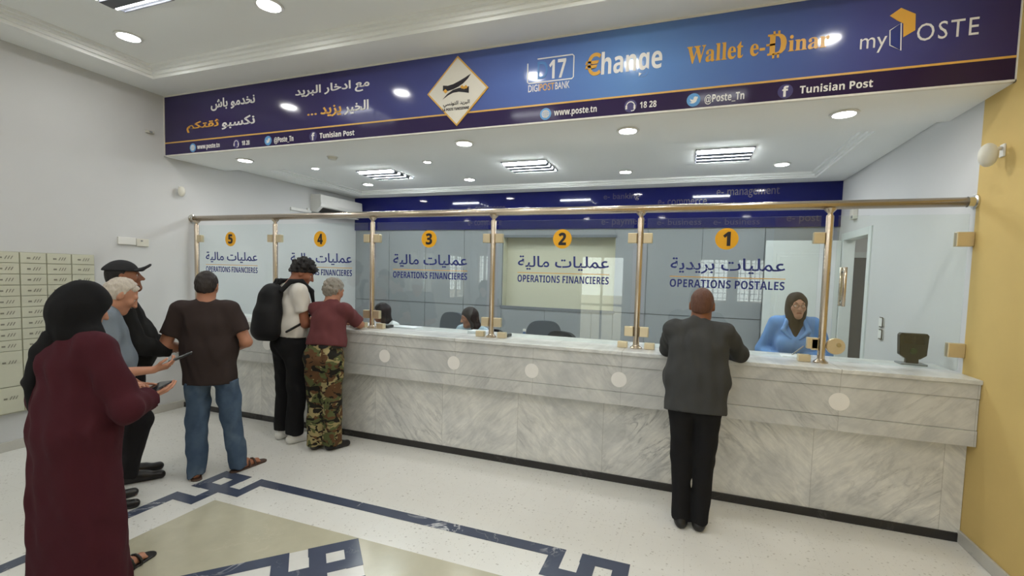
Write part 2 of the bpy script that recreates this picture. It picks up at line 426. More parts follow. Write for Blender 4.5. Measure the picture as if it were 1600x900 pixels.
def text_mb(body, x0, x1, z0, z1, y, bold=0.0, thick=0.003, res=3, shear=0.0, arabic=False, spacing=1.0):
    """Lettering standing in the plane y, read from -y, filling the box x0..x1, z0..z1."""
    cu = bpy.data.curves.new('lettering', 'FONT'); cu.body = shape_ar(body) if arabic else body
    cu.resolution_u = res; cu.offset = bold; cu.extrude = 0.01; cu.shear = shear; cu.space_character = spacing
    o = bpy.data.objects.new('lettering', cu); COL.objects.link(o)
    dg = bpy.context.evaluated_depsgraph_get(); me = bpy.data.meshes.new_from_object(o.evaluated_get(dg))
    n = len(me.vertices); a = np.empty(n * 3); me.vertices.foreach_get('co', a); a = a.reshape(-1, 3)
    fs = [tuple(p.vertices) for p in me.polygons]
    bpy.data.objects.remove(o); bpy.data.curves.remove(cu); bpy.data.meshes.remove(me)
    lo, hi = a.min(0), a.max(0)
    X = x0 + (a[:, 0] - lo[0]) / (hi[0] - lo[0]) * (x1 - x0); Z = z0 + (a[:, 1] - lo[1]) / (hi[1] - lo[1]) * (z1 - z0)
    Y = np.where(a[:, 2] > 0, y - thick, y)
    return MB().add(np.stack([X, Y, Z], 1).tolist(), fs)
def lettering(parent, body, x0, x1, z0, z1, y, mat, name='lettering', **kw):
    return text_mb(body, x0, x1, z0, z1, y, **kw).build(name, mat, parent)
def serif_bold(s):
    return ''.join(chr(0x1D400 + ord(c) - 65) if 'A' <= c <= 'Z' else chr(0x1D41A + ord(c) - 97) if 'a' <= c <= 'z' else c for c in s)
def sans_bold(s):
    return ''.join(chr(0x1D5D4 + ord(c) - 65) if 'A' <= c <= 'Z' else chr(0x1D5EE + ord(c) - 97) if 'a' <= c <= 'z' else chr(0x1D7EC + ord(c) - 48) if '0' <= c <= '9' else c for c in s)

# ================================================================== STRUCTURE
def slab_holes(mb, axis, c0, c1, u0, u1, z0, z1, holes):
    """wall slab; axis 'x': plane x=c0..c1 spanning y=u0..u1; axis 'y': plane y=c0..c1 spanning x=u0..u1; holes (a,b,za,zb)"""
    us = sorted({u0, u1, *[h[0] for h in holes], *[h[1] for h in holes]}); zs = sorted({z0, z1, *[h[2] for h in holes], *[h[3] for h in holes]})
    for a, b in zip(us, us[1:]):
        for c, d in zip(zs, zs[1:]):
            if any(h[0] <= a and b <= h[1] and h[2] <= c and d <= h[3] for h in holes): continue
            if axis == 'x': mb.box(c0, c1, a, b, c, d)
            else: mb.box(a, b, c0, c1, c, d)
    return mb
floor = struct('floor', MB().box(XL - .2, 1.8, YREAR - .2, 4.2, -.1, 0), 'floor')
WL = [(-4.9, -4.5, 1.05, 2.25), (-5.55, -5.07, 1.05, 2.25), (-7.3, -6.33, 1.05, 2.25)]
struct('wall_left', slab_holes(MB(), 'x', XL - .2, XL, YREAR - .2, YB + .2, 0, 4.0, WL), 'white_wall')
WR = [(-7.45, -7.0, 1.25, 2.3), (-1.58, -.88, 1.2, 2.28), (-.74, -.12, 1.2, 2.28)]
DR = (-4.5, -3.3, 0, 2.32)
struct('wall_rear', slab_holes(MB(), 'y', YREAR - .2, YREAR, XL, XR, 0, 4.0, WR + [DR]), 'white_wall')
struct('wall_right', slab_holes(MB(), 'x', XR, XR + .2, YREAR - .2, YP, 0, 4.0, []), 'yellow_wall')
DO = (2.12, 2.97, 0, 2.30)
struct('wall_right_staff', slab_holes(MB(), 'x', XR, XR + .1, YP, YB + .2, 0, 4.0, [DO]), 'white_wall')
REC = (-4.70, -2.87, 1.22, 2.36)
wb = struct('wall_back', slab_holes(MB(), 'y', YB + .02, YB + .2, XL, XR, 0, 4.0, [REC]).box(REC[0] - .05, REC[1] + .05, YB + .2, YB + .24, 1.1, 2.5), 'grey_dark')
struct('recess_panel', MB().box(REC[0], REC[1], YB + .19, YB + .2, REC[2], REC[3]).box(REC[0], REC[0] + .01, YB + .03, YB + .19, REC[2], REC[3]).box(REC[1] - .01, REC[1], YB + .03, YB + .19, REC[2], REC[3]), 'beige_wall', wb)
clad = MB()
xs = [XL, -6.9, -6.15, -5.4, -4.70]
for a, b in zip(xs, xs[1:]):
    clad.box(a + .004, b - .004, YB, YB + .03, 0, 1.212).box(a + .004, b - .004, YB, YB + .03, 1.222, 2.48)
for a, b in zip([-4.70, -3.95, -3.2, -2.87], [-3.95, -3.2, -2.87]): clad.box(a + .003, b - .003, YB, YB + .03, 0, 1.212)
clad.box(-4.70, -2.87, YB, YB + .03, 2.36, 2.48)
for a, b in zip([-2.87, -2.4, -1.65, -.86, XR], [-2.4, -1.65, -.86, XR]):
    clad.box(a + .004, b - .004, YB, YB + .03, 0, 1.212).box(a + .004, b - .004, YB, YB + .03, 1.222, 2.48)
struct('cladding_panel', clad, 'grey_wall', wb)
struct('trim_1', MB().box(-4.72, -2.85, YB - .012, YB, 1.19, 1.235).box(-4.72, -2.85, YB - .012, YB, 2.345, 2.385), 'grey_dark')
# ceilings
T0, T1, T2 = XL + .40, XR - .40, -.42
ce = MB().box(XL, XR, T2, YBAN, ZBT, ZBT + .3).box(XL, T0, YREAR, T2, ZBT, ZBT + .3).box(T1, XR, YREAR, T2, ZBT, ZBT + .3).box(T0, T1, YREAR, YREAR + .4, ZBT, ZBT + .3)
ce.box(T0, T1, YREAR + .4, T2, ZTRAY, ZTRAY + .2)
ceil = struct('ceiling', ce, 'white_ceiling')
def cornice(x0, x1, y0, y1, z, steps):
    mb = MB()
    for ins, dz0, dz1 in steps:      # square ring inset by ins, from z+dz0 to z+dz1
        a, b, c, d = x0, x1, y0, y1; i = ins
        mb.box(a, b, d - i, d, z + dz0, z + dz1).box(a, b, c, c + i, z + dz0, z + dz1).box(a, a + i, c + i, d - i, z + dz0, z + dz1).box(b - i, b, c + i, d - i, z + dz0, z + dz1)
    return mb
struct('cornice_molding', cornice(T0, T1, YREAR + .4, T2, ZBT, [(.025, .0, .111), (.05, .03, .111), (.075, .06, .111), (.11, .085, .111)]), 'white_ceiling', ceil)
struct('bulkhead_beam', MB().box(XL, XR, YBAN, YBEAM, ZBB, 4.0), 'white_ceiling')
S0, S1, S2, S3 = XL + .35, XR - .35, YBEAM + .30, YB - .28
sc = MB().box(XL, XR, YBEAM, S2, ZS, ZS + .3).box(XL, XR, S3, YB + .1, ZS, ZS + .3).box(XL, S0, S2, S3, ZS, ZS + .3).box(S1, XR, S2, S3, ZS, ZS + .3).box(S0, S1, S2, S3, ZSTRAY, ZSTRAY + .15)
sceil = struct('ceiling_staff', sc, 'white_ceiling')
struct('cornice_molding', cornice(S0, S1, S2, S3, ZS, [(.02, 0, .066), (.045, .02, .066), (.08, .04, .066)]), 'white_ceiling', sceil)
# skirting
struct('baseboard_left', MB().box(XL, XL + .018, YREAR, .09, 0, .09, .004), 'skirt')
struct('baseboard_right', MB().box(XR - .018, XR, YREAR, .09, 0, .085, .004), 'skirt')
# floor inlays: knotted-corner frames
def knot_frame(c, half, ang, t=.094):
    """square frame of band with an interlaced square at each corner; half = outer half side"""
    mb = MB(); ca, sa = math.cos(ang), math.sin(ang)
    def rect(u0, u1, v0, v1, k):
        # corner-local (u along one side, v along the other), corner k of 4
        P = []
        for u, v in ((u0, v0), (u1, v0), (u1, v1), (u0, v1)):
            x, y = -half + u, half - v
            for _ in range(k): x, y = y, -x
            P.append((c[0] + x * ca - y * sa, c[1] + x * sa + y * ca))
        n = 4
        vs = [(x, y, 0.0008) for x, y in P] + [(x, y, 0.002) for x, y in P]
        mb.add(vs, [(0, 1, 2, 3), (4, 5, 6, 7)] + [(i, (i + 1) % 4, (i + 1) % 4 + 4, i + 4) for i in range(4)])
    L = 2 * half; g = .0985
    for k in range(4):
        rect(0, 3 * g, 0, t, k); rect(0, t, t, 3 * g, k)                              # loop outer sides
        rect(2 * g, 2 * g + t, t, 5 * g, k); rect(t, 2 * g, 2 * g, 2 * g + t, k); rect(2 * g + t, 5 * g, 2 * g, 2 * g + t, k)
        rect(4 * g + .004, 4 * g + t + .004, t, 2 * g, k); rect(t, 2 * g, 4 * g + .004, 4 * g + t + .004, k)
        rect(4 * g + .004, L - 4 * g - .004, 0, t, k)                                       # the long side
    return mb
FC = (-3.78, -2.70)
struct('floor_field', MB().box(FC[0] - 1.31, FC[0] + 1.31, FC[1] - 1.31, FC[1] + 1.31, -.001, .0012), 'field', floor)
dm = MB(); hd = 1.30
dm.add([(FC[0] + hd * a, FC[1] + hd * b, z) for z in (.0008, .0016) for a, b in ((1, 0), (0, 1), (-1, 0), (0, -1))], [(4, 5, 6, 7)] + [(i, (i + 1) % 4, (i + 1) % 4 + 4, i + 4) for i in range(4)])
struct('floor_diamond', dm, 'white_marble', floor)
struct('floor_border', knot_frame(FC, 1.693, 0), 'inlay', floor)
kd = knot_frame(FC, 1.305 / math.sqrt(2), math.radians(45))
kd.v = [(x, y, z + .0012) for x, y, z in kd.v]
struct('floor_border', kd, 'inlay', floor)
# windows of the hall (behind the camera, seen mirrored in the screen)
def window(n, axis, c, a, b, z0, z1, nx, nz):
    fr = MB(); gr = MB()
    def bx(mb, u0, u1, w0, w1, d0, d1):
        if axis == 'x': mb.box(c - d1, c - d0, u0, u1, w0, w1)
        else: mb.box(u0, u1, c - d1, c - d0, w0, w1)
    for u0, u1, w0, w1 in ((a, a + .05, z0, z1), (b - .05, b, z0, z1), (a, b, z0, z0 + .05), (a, b, z1 - .05, z1), ((a + b) / 2 - .02, (a + b) / 2 + .02, z0, z1)): bx(fr, u0, u1, w0, w1, .06, .12)
    for i in range(1, nx): u = a + (b - a) * i / nx; bx(gr, u - .007, u + .007, z0, z1, .15, .165)
    for i in range(1, nz): u = z0 + (z1 - z0) * i / nz; bx(gr, a, b, u - .007, u + .007, .15, .165)
    o = struct('window_%d' % n, fr, 'trim_white'); struct('window_grille', gr, 'trim_white', o)
    pn = MB(); bx(pn, a, b, z0, z1, .085, .09); struct('window_pane', pn, 'glass', o)
k = 1
for a in WL: window(k, 'x', XL, *a, 5, 10); k += 1
for a in WR: window(k, 'y', YREAR, *a, 6, 9); k += 1
g = MB()
for u0, u1, w0, w1 in ((DR[0], DR[0] + .07, 0, 2.32), (DR[1] - .07, DR[1], 0, 2.32), (-3.93, -3.87, 0, 2.32), (DR[0], DR[1], 2.25, 2.32), (DR[0], DR[1], 1.0, 1.06), (DR[0], DR[1], 0, .1)): g.box(u0, u1, YREAR - .12, YREAR - .06, w0, w1)
d1 = struct('door_1', g, 'trim_white'); struct('door_pane', MB().box(DR[0], DR[1], YREAR - .095, YREAR - .09, 0, 2.32), 'glass', d1)
struct('ground', MB().box(-30, 30, -40, YREAR - .2, -.12, -.02).box(-30, XL - .2, YREAR - .2, 6, -.12, -.02), plain('pale_paving', (196, 186, 164), 0.8))
# staff door and corridor behind it
fr = MB().box(-.015, .115, DO[0] - .07, DO[0] + .015, 0, 2.37, .004).box(-.015, .115, DO[1] - .015, DO[1] + .07, 0, 2.37, .004).box(-.015, .115, DO[0] + .015, DO[1] - .015, 2.285, 2.37, .004)
struct('trim_2', fr, 'door_white')
cor = MB().box(.1, 1.7, 4.0, 4.1, 0, 2.9).box(.1, 1.7, 1.6, 1.75, 0, 2.9).box(1.6, 1.7, 1.75, 4.0, 0, 2.9).box(.1, 1.7, 1.6, 4.1, 2.9, 3.0).box(.02, .1, YB + .2, 4.1, 0, 2.9)
struct('wall_corridor', cor, 'white_wall')
cl = thing('corridor_fill_light', (.9, 2.4, 2.9), 'added unseen round light brightening the corridor behind the staff door', 'ceiling light')  # unseen lamp added to brighten the dark corridor
MB().lathe([(.16, 0), (.16, -.02), (.15, -.03), (.15, 0)], (.9, 2.4, 2.9)).build('rim', 'white_plastic', cl, 'auto')
MB().lathe([(0, -.028), (.15, -.028), (.15, -.02), (0, -.02)], (.9, 2.4, 2.9)).build('diffuser', emission('corridor_fill_glow', (1, .98, .95, 1), 30.0), cl)
struct('trim_3', MB().box(.20, .28, 3.97, 4.0, 0, 2.2).box(1.0, 1.08, 3.97, 4.0, 0, 2.2).box(.28, 1.0, 3.97, 4.0, 2.12, 2.2), 'door_white')
struct('door_2', MB().box(.28, 1.0, 3.96, 3.995, 0, 2.12, .003), 'grey_dark')
leaf = MB().box(-.87, -.02, 2.985, 3.025, .01, 2.285, .003)
dl = struct('door_3', leaf, 'door_white')
pn = MB()
for z0, z1 in ((.16, 1.02), (1.16, 2.12)):
    pn.box(-.74, -.15, 2.977, 2.986, z0, z1, .004).box(-.70, -.19, 2.972, 2.979, z0 + .04, z1 - .04, .003)
struct('door_panel', pn, 'door_white', dl)
struct('door_handle', MB().tube([(-.80, 2.985, 1.03), (-.80, 2.94, 1.03), (-.70, 2.94, 1.03)], .009), 'chrome', dl)

# ================================================================== BANNER
bn = thing('signboard', (XL / 2, YBAN, ZBB), 'long navy printed banner with white and gold lettering across the bulkhead above the counter', 'sign')
YF = YBAN - .022
MB().box(XL + .012, XR - .006, YF, YBAN, ZBB + .012, ZBT - .012).build('printed_panel', 'banner', bn)
MB().box(XL, XR, YF - .006, YBAN, ZBT - .014, ZBT).box(XL, XR, YF - .006, YBAN, ZBB, ZBB + .013).box(XL, XL + .013, YF - .006, YBAN, ZBB, ZBT).box(XR - .007, XR, YF - .006, YBAN, ZBB, ZBT).build('frame_strip', 'trim_white', bn)
yl = YF
MB().box(XL + .013, XR - .007, yl - .002, yl, 3.148, 3.162).build('gold_stripe', 'gold_line', bn)
B = lambda body, x0, x1, z0, z1, mat, **kw: lettering(bn, body, x0, x1, z0, z1, yl, mat, **kw)
B('نخدمو باش', -6.877, -6.226, 3.452, 3.580, 'print_white', arabic=True, bold=.022)
B('نكسبو', -6.714, -6.228, 3.240, 3.362, 'print_white', arabic=True, bold=.022)
B('ثقتكم', -7.265, -6.757, 3.245, 3.362, 'gold', arabic=True, bold=.022)
B('مع ادخار البريد', -5.677, -4.767, 3.456, 3.575, 'print_white', arabic=True, bold=.022)
B('الخير', -5.062, -4.773, 3.250, 3.373, 'print_white', arabic=True, bold=.022)
B('يزيد', -5.353, -5.096, 3.250, 3.360, 'gold', arabic=True, bold=.022)
B('...', -5.518, -5.399, 3.283, 3.301, 'gold', bold=.01)
# contact strip
def disc(parent, name, cx, cz, r, y, mat, th=.003):
    pts = [(cx + r * math.cos(2 * math.pi * i / 32), cz + r * math.sin(2 * math.pi * i / 32)) for i in range(32)]
    return MB().prism(pts, y - th, y).build(name, mat, parent)
def ring_pts(cx, cz, rx, rz, a0=0, a1=360, n=24): return [(cx + rx * math.cos(math.radians(a0 + (a1 - a0) * i / n)), cz + rz * math.sin(math.radians(a0 + (a1 - a0) * i / n))) for i in range(n + 1)]
BIRD = [(-.62, .36), (-.45, .12), (-.20, .02), (-.02, .06), (.0, .34), (.14, .50), (.34, .52), (.48, .44), (.66, .50), (.56, .34), (.70, .28), (.55, .14), (.50, -.12), (.36, -.36), (.10, -.52), (-.22, -.56), (-.64, -.42), (-.36, -.36), (-.22, -.26), (-.44, -.18), (-.50, -.02), (-.40, -.02), (-.60, .14), (-.48, .14)]
def contact(xg, xw, xh, xn, xt, xa, xf, xp, z):
    y2 = yl - .003
    r = .048
    gl = disc(bn, 'globe_icon', xg, z, r, yl, 'print_sky')
    m = MB()
    for pts, cl in ((ring_pts(xg, z, r * .62, r * .62), True), (ring_pts(xg, z, r * .27, r * .62), True)): m.ribbon(pts[:-1], .006, y2 - .002, y2, True)
    m.ribbon([(xg - r * .62, z), (xg + r * .62, z)], .006, y2 - .002, y2).ribbon([(xg, z - r * .62), (xg, z + r * .62)], .006, y2 - .002, y2)
    m.ribbon([(xg - r * .55, z + r * .3), (xg + r * .55, z + r * .3)], .005, y2 - .002, y2).ribbon([(xg - r * .55, z - r * .3), (xg + r * .55, z - r * .3)], .005, y2 - .002, y2)
    m.build('globe_lines', 'print_white', gl)
    B(sans_bold('www.poste.tn'), xw[0], xw[1], z - .036, z + .026, 'print_white')
    hs = disc(bn, 'headset_icon', xh, z, r, yl, 'print_dark')
    m = MB().ribbon(ring_pts(xh, z - .002, .031, .033, -10, 190), .007, y2 - .002, y2)
    for sx in (-1, 1): m.prism([(xh + sx * .031 - .007, z - .024), (xh + sx * .031 + .007, z - .024), (xh + sx * .031 + .007, z + .004), (xh + sx * .031 - .007, z + .004)], y2 - .002, y2)
    m.ribbon([(xh + .033, z - .024), (xh + .026, z - .036), (xh + .006, z - .038)], .006, y2 - .002, y2)
    m.build('headset', 'print_white', hs)
    B(sans_bold('18 28'), xn[0], xn[1], z - .024, z + .024, 'print_white')
    tw = disc(bn, 'bird_icon', xt, z, r, yl, 'print_sky')
    MB().prism([(xt + a * r * .95, z + b * r * .95) for a, b in BIRD], y2 - .002, y2).build('bird', 'print_white', tw)
    B('@' + sans_bold('Poste_Tn'), xa[0], xa[1], z - .042, z + .028, 'print_white')
    fb = disc(bn, 'letter_icon', xf, z, r, yl, 'print_dark')
    lettering(fb, sans_bold('f'), xf - .020, xf + .020, z - .038, z + .036, y2, 'print_white', bold=.01, thick=.002)
    B(sans_bold('Tunisian Post'), xp[0], xp[1], z - .026, z + .028, 'print_white')
contact(-7.169, (-7.10, -6.75), -6.498, (-6.417, -6.307), -6.044, (-5.962, -5.702), -5.444, (-5.362, -4.939), 3.075)
contact(-3.004, (-2.931, -2.578), -2.314, (-2.242, -2.119), -1.853, (-1.776, -1.510), -1.249, (-1.160, -.735), 3.077)
# diamond emblem
ex, ez = -3.826, 3.347
em = MB().prism([(ex, ez + .303), (ex + .303, ez), (ex, ez - .303), (ex - .303, ez)], yl - .008, yl).build('emblem_edge', 'gold_line', bn)
ye = yl - .008
MB().prism([(ex, ez + .284), (ex + .284, ez), (ex, ez - .284), (ex - .284, ez)], ye - .002, ye).build('emblem_field', 'print_cream', em)
ye -= .002
def lp(pts): return [(ex + (u - 378) / 370 * .302, ez - (v - 465 + .168 * (u - 378)) / 425 * .30) for u, v in pts]
MB().prism(lp([(205, 408), (265, 408), (330, 385), (400, 345), (470, 300), (540, 250), (505, 310), (450, 370), (390, 415), (330, 448), (270, 470), (205, 474)]), ye - .002, ye).build('upper_swoosh', 'print_black', em)
MB().prism(lp([(205, 578), (260, 510), (330, 455), (400, 428), (460, 420), (520, 402), (520, 482), (455, 476), (400, 474), (330, 490), (270, 525)]), ye - .002, ye).build('lower_swoosh', 'print_black', em)
ds = MB()
for cx, cz, q in ((238, 478, 27), (440, 415, 24), (485, 412, 24), (463, 425, 18)): ds.prism(lp([(cx, cz - q), (cx + q, cz), (cx, cz + q), (cx - q, cz)]), ye - .004, ye - .002)
ds.build('emblem_diamonds', 'gold', em)
lettering(em, 'البريد التونسي', ex - .135, ex + .125, ez - .135, ez - .085, ye, 'print_black', arabic=True, bold=.008)
lettering(em, sans_bold('LA POSTE TUNISIENNE'), ex - .14, ex + .12, ez - .165, ez - .142, ye, 'print_black')
# D17
rp = [(-3.087, 3.529), (-2.79, 3.529), (-2.778, 3.517), (-2.778, 3.352), (-2.79, 3.340), (-3.158, 3.340), (-3.171, 3.352), (-3.172, 3.503)]
MB().ribbon(rp, .009, yl - .003, yl).build('logo_outline', 'print_white', bn)
B('D', -3.085, -2.995, 3.365, 3.507, 'print_blue', bold=.01)
B(sans_bold('17'), -2.985, -2.842, 3.358, 3.507, 'print_white')
for body, x0, x1, mt in (('DIGI', -3.162, -3.068, 'print_white'), ('POST', -3.062, -2.935, 'gold'), ('BANK', -2.928, -2.807, 'print_white')): B(body, x0, x1, 3.268, 3.325, mt, bold=.004)
B('€', -2.683, -2.557, 3.340, 3.517, 'gold', bold=.018)
B(sans_bold('hange'), -2.553, -2.091, 3.288, 3.515, 'print_white', bold=.004)
B(serif_bold('Wallet'), -1.914, -1.532, 3.341, 3.466, 'gold', bold=.006)
B(serif_bold('e') + '-', -1.488, -1.392, 3.343, 3.428, 'gold', bold=.006)
B(serif_bold('D'), -1.378, -1.258, 3.335, 3.478, 'gold', bold=.02)
st = MB()
for x in (-1.338, -1.308):
    st.ribbon([(x, 3.47), (x, 3.497)], .013, yl - .003, yl).ribbon([(x, 3.345), (x, 3.312)], .013, yl - .003, yl)
st.ribbon([(-1.385, 3.407), (-1.33, 3.407)], .014, yl - .003, yl).build('coin_strokes', 'gold', bn)
B(serif_bold('inar'), -1.246, -1.0, 3.344, 3.456, 'gold', bold=.006)
B('my', -.823, -.674, 3.270, 3.372, 'print_white', bold=-.004)
MB().prism([(-.668, 3.497), (-.610, 3.537), (-.530, 3.487), (-.526, 3.385), (-.587, 3.350), (-.592, 3.437), (-.628, 3.462)], yl - .003, yl).build('logo_hood', 'gold', bn)
pb = [(-.662, 3.403), (-.604, 3.441), (-.596, 3.267), (-.657, 3.308)]
MB().prism(pb, yl - .002, yl).build('logo_fold', 'print_navy', bn)
MB().ribbon(pb, .006, yl - .004, yl - .002, True).build('logo_fold_line', 'print_white', bn)
B('OSTE', -.515, -.201, 3.312, 3.420, 'print_white', bold=-.004, spacing=1.15)

# ------------------------------------------------------------------ navy band on the staff back wall
nb = thing('sign_band', (XL / 2, YB, 2.477), 'dark navy sign band with faint lettering high on the staff back wall', 'sign')
YN = YB - .025
MB().box(XL + .002, XR - .003, YN, YB, 2.477, ZS).build('board', 'blue_band', nb)
NB = lambda s, x0, x1, z0, z1, mt='gold_dull', **kw: lettering(nb, s, x0, x1, z0, z1, YN, mt, thick=.002, **kw)
NB('e- banking', -3.07, -2.55, 2.885, 2.995); NB('e- commerce', -2.28, -1.62, 2.80, 2.88); NB('e- management', -1.50, -.72, 2.88, 3.01)
NB('e- payment', -3.09, -2.44, 2.50, 2.615); NB('e- business', -2.28, -1.68, 2.52, 2.60); NB('e- business', -1.52, -.94, 2.515, 2.60); NB('e- post', -.62, -.24, 2.52, 2.63)
NB('e- commerce', -5.34, -4.66, 2.775, 2.85); NB('e- commerce', -5.33, -4.72, 2.545, 2.625)

# ================================================================== COUNTER
ct = thing('service_counter', (XL / 2, .3, 0), 'long white veined marble service counter with overhanging front and black plinth', 'counter')
MB().box(XL, XR, -.018, .62, ZCT - .03, ZCT, .004).build('countertop', 'marble_top', ct)
MB().box(XL, XR - .003, -.006, .20, 1.014, ZCT - .03, .002).build('upper_band', 'marble', ct)
MB().box(XL, XR - .003, 0, .20, .803, 1.012, .002).build('fascia_panel', 'marble', ct)
MB().box(XL, XR - .003, -.006, .20, .695, .801, .002).build('lower_band', 'marble', ct)
MB().box(XL, XR - .003, .094, .50, .0625, .697).build('base_panel', 'marble_low', ct)
MB().box(XL, XR - .003, .080, .50, 0, .0625, .003).build('plinth', 'plinth', ct)
for x in (-6.93, -6.16, -5.39, -4.623, -3.855, -3.086, -2.329, -1.555, -.781):
    pts = [(x + .064 * math.cos(2 * math.pi * i / 32), .905 + .064 * math.sin(2 * math.pi * i / 32)) for i in range(32)]
    MB().prism(pts, -.0025, 0).build('round_sticker', 'sticker', ct)
# staff-side desk
dk = thing('staff_desk', (XL / 2, .9, 0), 'grey work desk running along the staff side of the counter', 'desk')
MB().box(XL + .02, -.95, .625, 1.05, .70, .73, .004).build('desk_top', 'desk', dk)
for x in (-7.5, -6.29, -4.95, -3.58, -2.226, -1.0): MB().box(x, x + .025, .63, 1.02, 0, .70).build('desk_leg', 'desk', dk)

# ------------------------------------------------------------------ rail, posts, glass
ZR = 2.325
rl = thing('handrail', (XL / 2, YP, ZR), 'long polished tubular steel rail running along the top of the glass screen', 'rail')
MB().tube([(XL + .035, YP, ZR), (XR - .03, YP, ZR)], .033, 20).build('tube', 'steel', rl, True)
for x, s in ((XL, 1), (XR, -1)):
    MB().lathe([(0, 0), (.05, 0), (.05, s * .012), (.036, s * .016), (.036, s * .05)], (x, YP, ZR), 'x').build('wall_flange', 'chrome', rl, 'auto')
PX = [-7.5665, -6.291, -4.953, -3.580, -2.226, -.854]
GB, GT = 1.158, 2.243
def clamp(x, z, sx, parent, w=.075, h=.085):
    MB().box(min(x, x + sx * w), max(x, x + sx * w), YP - .022, YP + .022, z - h / 2, z + h / 2, .005).build('glass_clamp', 'brass', parent)
plabels = ['polished steel post at the left wall end of the glass screen', 'polished steel post between glass bays numbered 5 and 4', 'polished steel post between glass bays numbered 4 and 3',
           'polished steel post between glass bays numbered 3 and 2', 'polished steel post between glass bays numbered 2 and 1', 'polished steel post between bay 1 and the unnumbered glass leaf with pull handle']
for i, x in enumerate(PX):
    p = thing('screen_post', (x, YP, ZCT), plabels[i], 'post', 'posts of the glass screen')
    MB().lathe([(.026, 0), (.026, 1.09), (.022, 1.10)], (x, YP, ZCT + .01)).build('tube', 'steel', p, 'auto')
    MB().lathe([(.05, 0), (.05, .008), (.034, .02), (.027, .03)], (x, YP, ZCT)).build('base_flange', 'steel', p, 'auto')
    MB().lathe([(.018, 0), (.018, .025), (.04, .05), (.042, .06)], (x, YP, ZCT + 1.10)).build('saddle', 'steel', p, 'auto')
    for s in ((1,) if i == 0 else (-1, 1)):
        if i == 5 and s == 1: continue
        for z in (2.08, 1.285): clamp(x + s * .026, z, s, p)
        MB().box(min(x + s * .07, x + s * .155), max(x + s * .07, x + s * .155), YP - .026, YP + .026, ZCT, ZCT + .055, .005).build('foot_clamp', 'brass', p)
def pane(x0, x1, n, arabic, latin, label, cx=None):
    g = thing('glass_panel', ((x0 + x1) / 2, YP, GB), label, 'glass panel', 'glass panels of the counter screen')
    MB().box(x0, x1, YP - .005, YP + .005, GB, GT).build('pane', 'glass', g)
    if n:
        y = YP - .0055
        d = disc(g, 'number_badge', cx, 2.074, .086, y, 'badge', .002)
        wd = .028 if n == '1' else .036
        lettering(d, chr(0x1D7EC + int(n)), cx - wd, cx + wd, 2.018, 2.130, y - .002, 'print_black', name='numeral', bold=.02, thick=.002)
        lettering(g, arabic, cx - .418, cx + .425, 1.792, 1.922, y, 'print_navy', arabic=True, bold=.012, thick=.0015)
        MB().box(cx - .42, cx + .43, y - .0015, y, 1.762, 1.768).build('gold_rule', 'gold', g)
        lettering(g, sans_bold(latin), cx - .418, cx + .427, 1.678, 1.744, y, 'print_navy', thick=.0015)
    return g
FIN = ('عمليات مالية', 'OPERATIONS FINANCIERES')
names = [('5', FIN, -6.985), ('4', FIN, -5.639), ('3', FIN, -4.274), ('2', FIN, -2.906), ('1', ('عمليات بريدية', 'OPERATIONS POSTALES'), -1.554)]
for i, (n, t, cx) in enumerate(names):
    pane(PX[i] + .055, PX[i + 1] - .055, n, t[0], t[1], 'clear glass screen panel with yellow badge number %s and blue lettering' % n, cx)
gl = pane(PX[5] + .055, XR - .03, None, None, None, 'clear glass leaf without lettering beside the yellow wall, with long pull handle')
for y in (YP - .045, YP + .045):
    MB().tube([(-.745, y, 1.575), (-.745, y, 1.865)], .012).build('pull_handle', 'steel', gl, True)
MB().tube([(-.745, YP - .045, 1.61), (-.745, YP + .045, 1.61)], .008).tube([(-.745, YP - .045, 1.83), (-.745, YP + .045, 1.83)], .008).build('handle_pin', 'chrome', gl, True)
MB().lathe([(0, -.02), (.058, -.02), (.062, -.014), (.062, .014), (.058, .02), (0, .02)], (-.765, YP, 1.272), 'y', 28).build('lock_case', 'brass', gl, 'auto')
MB().lathe([(0, -.028), (.016, -.028), (.016, -.02)], (-.75, YP, 1.285), 'y', 16).build('lock_barrel', 'chrome', gl, 'auto')
for z in (2.07, 1.30):
    MB().box(XR - .10, XR - .002, YP - .024, YP + .024, z - .05, z + .05, .005).build('hinge', 'brass', gl)
MB().box(-.925, -.88, YP - .022, YP + .022, 1.235, 1.32, .004).build('lock_keeper', 'brass', gl)

# ================================================================== LAMPS
def downlight(r, label, z, group):
    t = thing('downlight', (0, 0, z), label, 'ceiling light', group)
    MB().lathe([(r, 0), (r + .022, -.004), (r + .02, -.011), (r, -.014), (r - .006, -.006)], (0, 0, z)).build('trim_ring', 'white_plastic', t, 'auto')
    MB().lathe([(0, -.007), (r - .004, -.007), (r - .004, -.001), (0, -.001)], (0, 0, z)).build('diffuser', 'lamp_disc', t)
    return t
g1 = 'round downlights under the banner beam'
p0 = downlight(.075, 'lit round downlight under the beam near the left wall', ZBB, g1); p0.location = (-6.805, .27, ZBB)
for x, l in ((-3.93, 'lit round downlight under the beam below the diamond emblem'), (-2.372, 'lit round downlight under the beam below the www.poste.tn lettering'), (-.796, 'lit round downlight under the beam nearest the yellow wall')): dup(p0, (x, .27, ZBB), l)
g2 = 'round downlights along the back of the staff ceiling'
p1 = downlight(.075, 'lit round downlight at the back of the staff ceiling, nearest the air conditioner', ZSTRAY, g2); p1.location = (-6.70, 2.34, ZSTRAY)
for x, l in ((-4.905, 'lit round downlight at the back of the staff ceiling above bay 3'), (-2.653, 'lit round downlight at the back of the staff ceiling between bays 2 and 1'), (-.845, 'lit round downlight at the back of the staff ceiling nearest the right wall')): dup(p1, (x, 2.34, ZSTRAY), l)
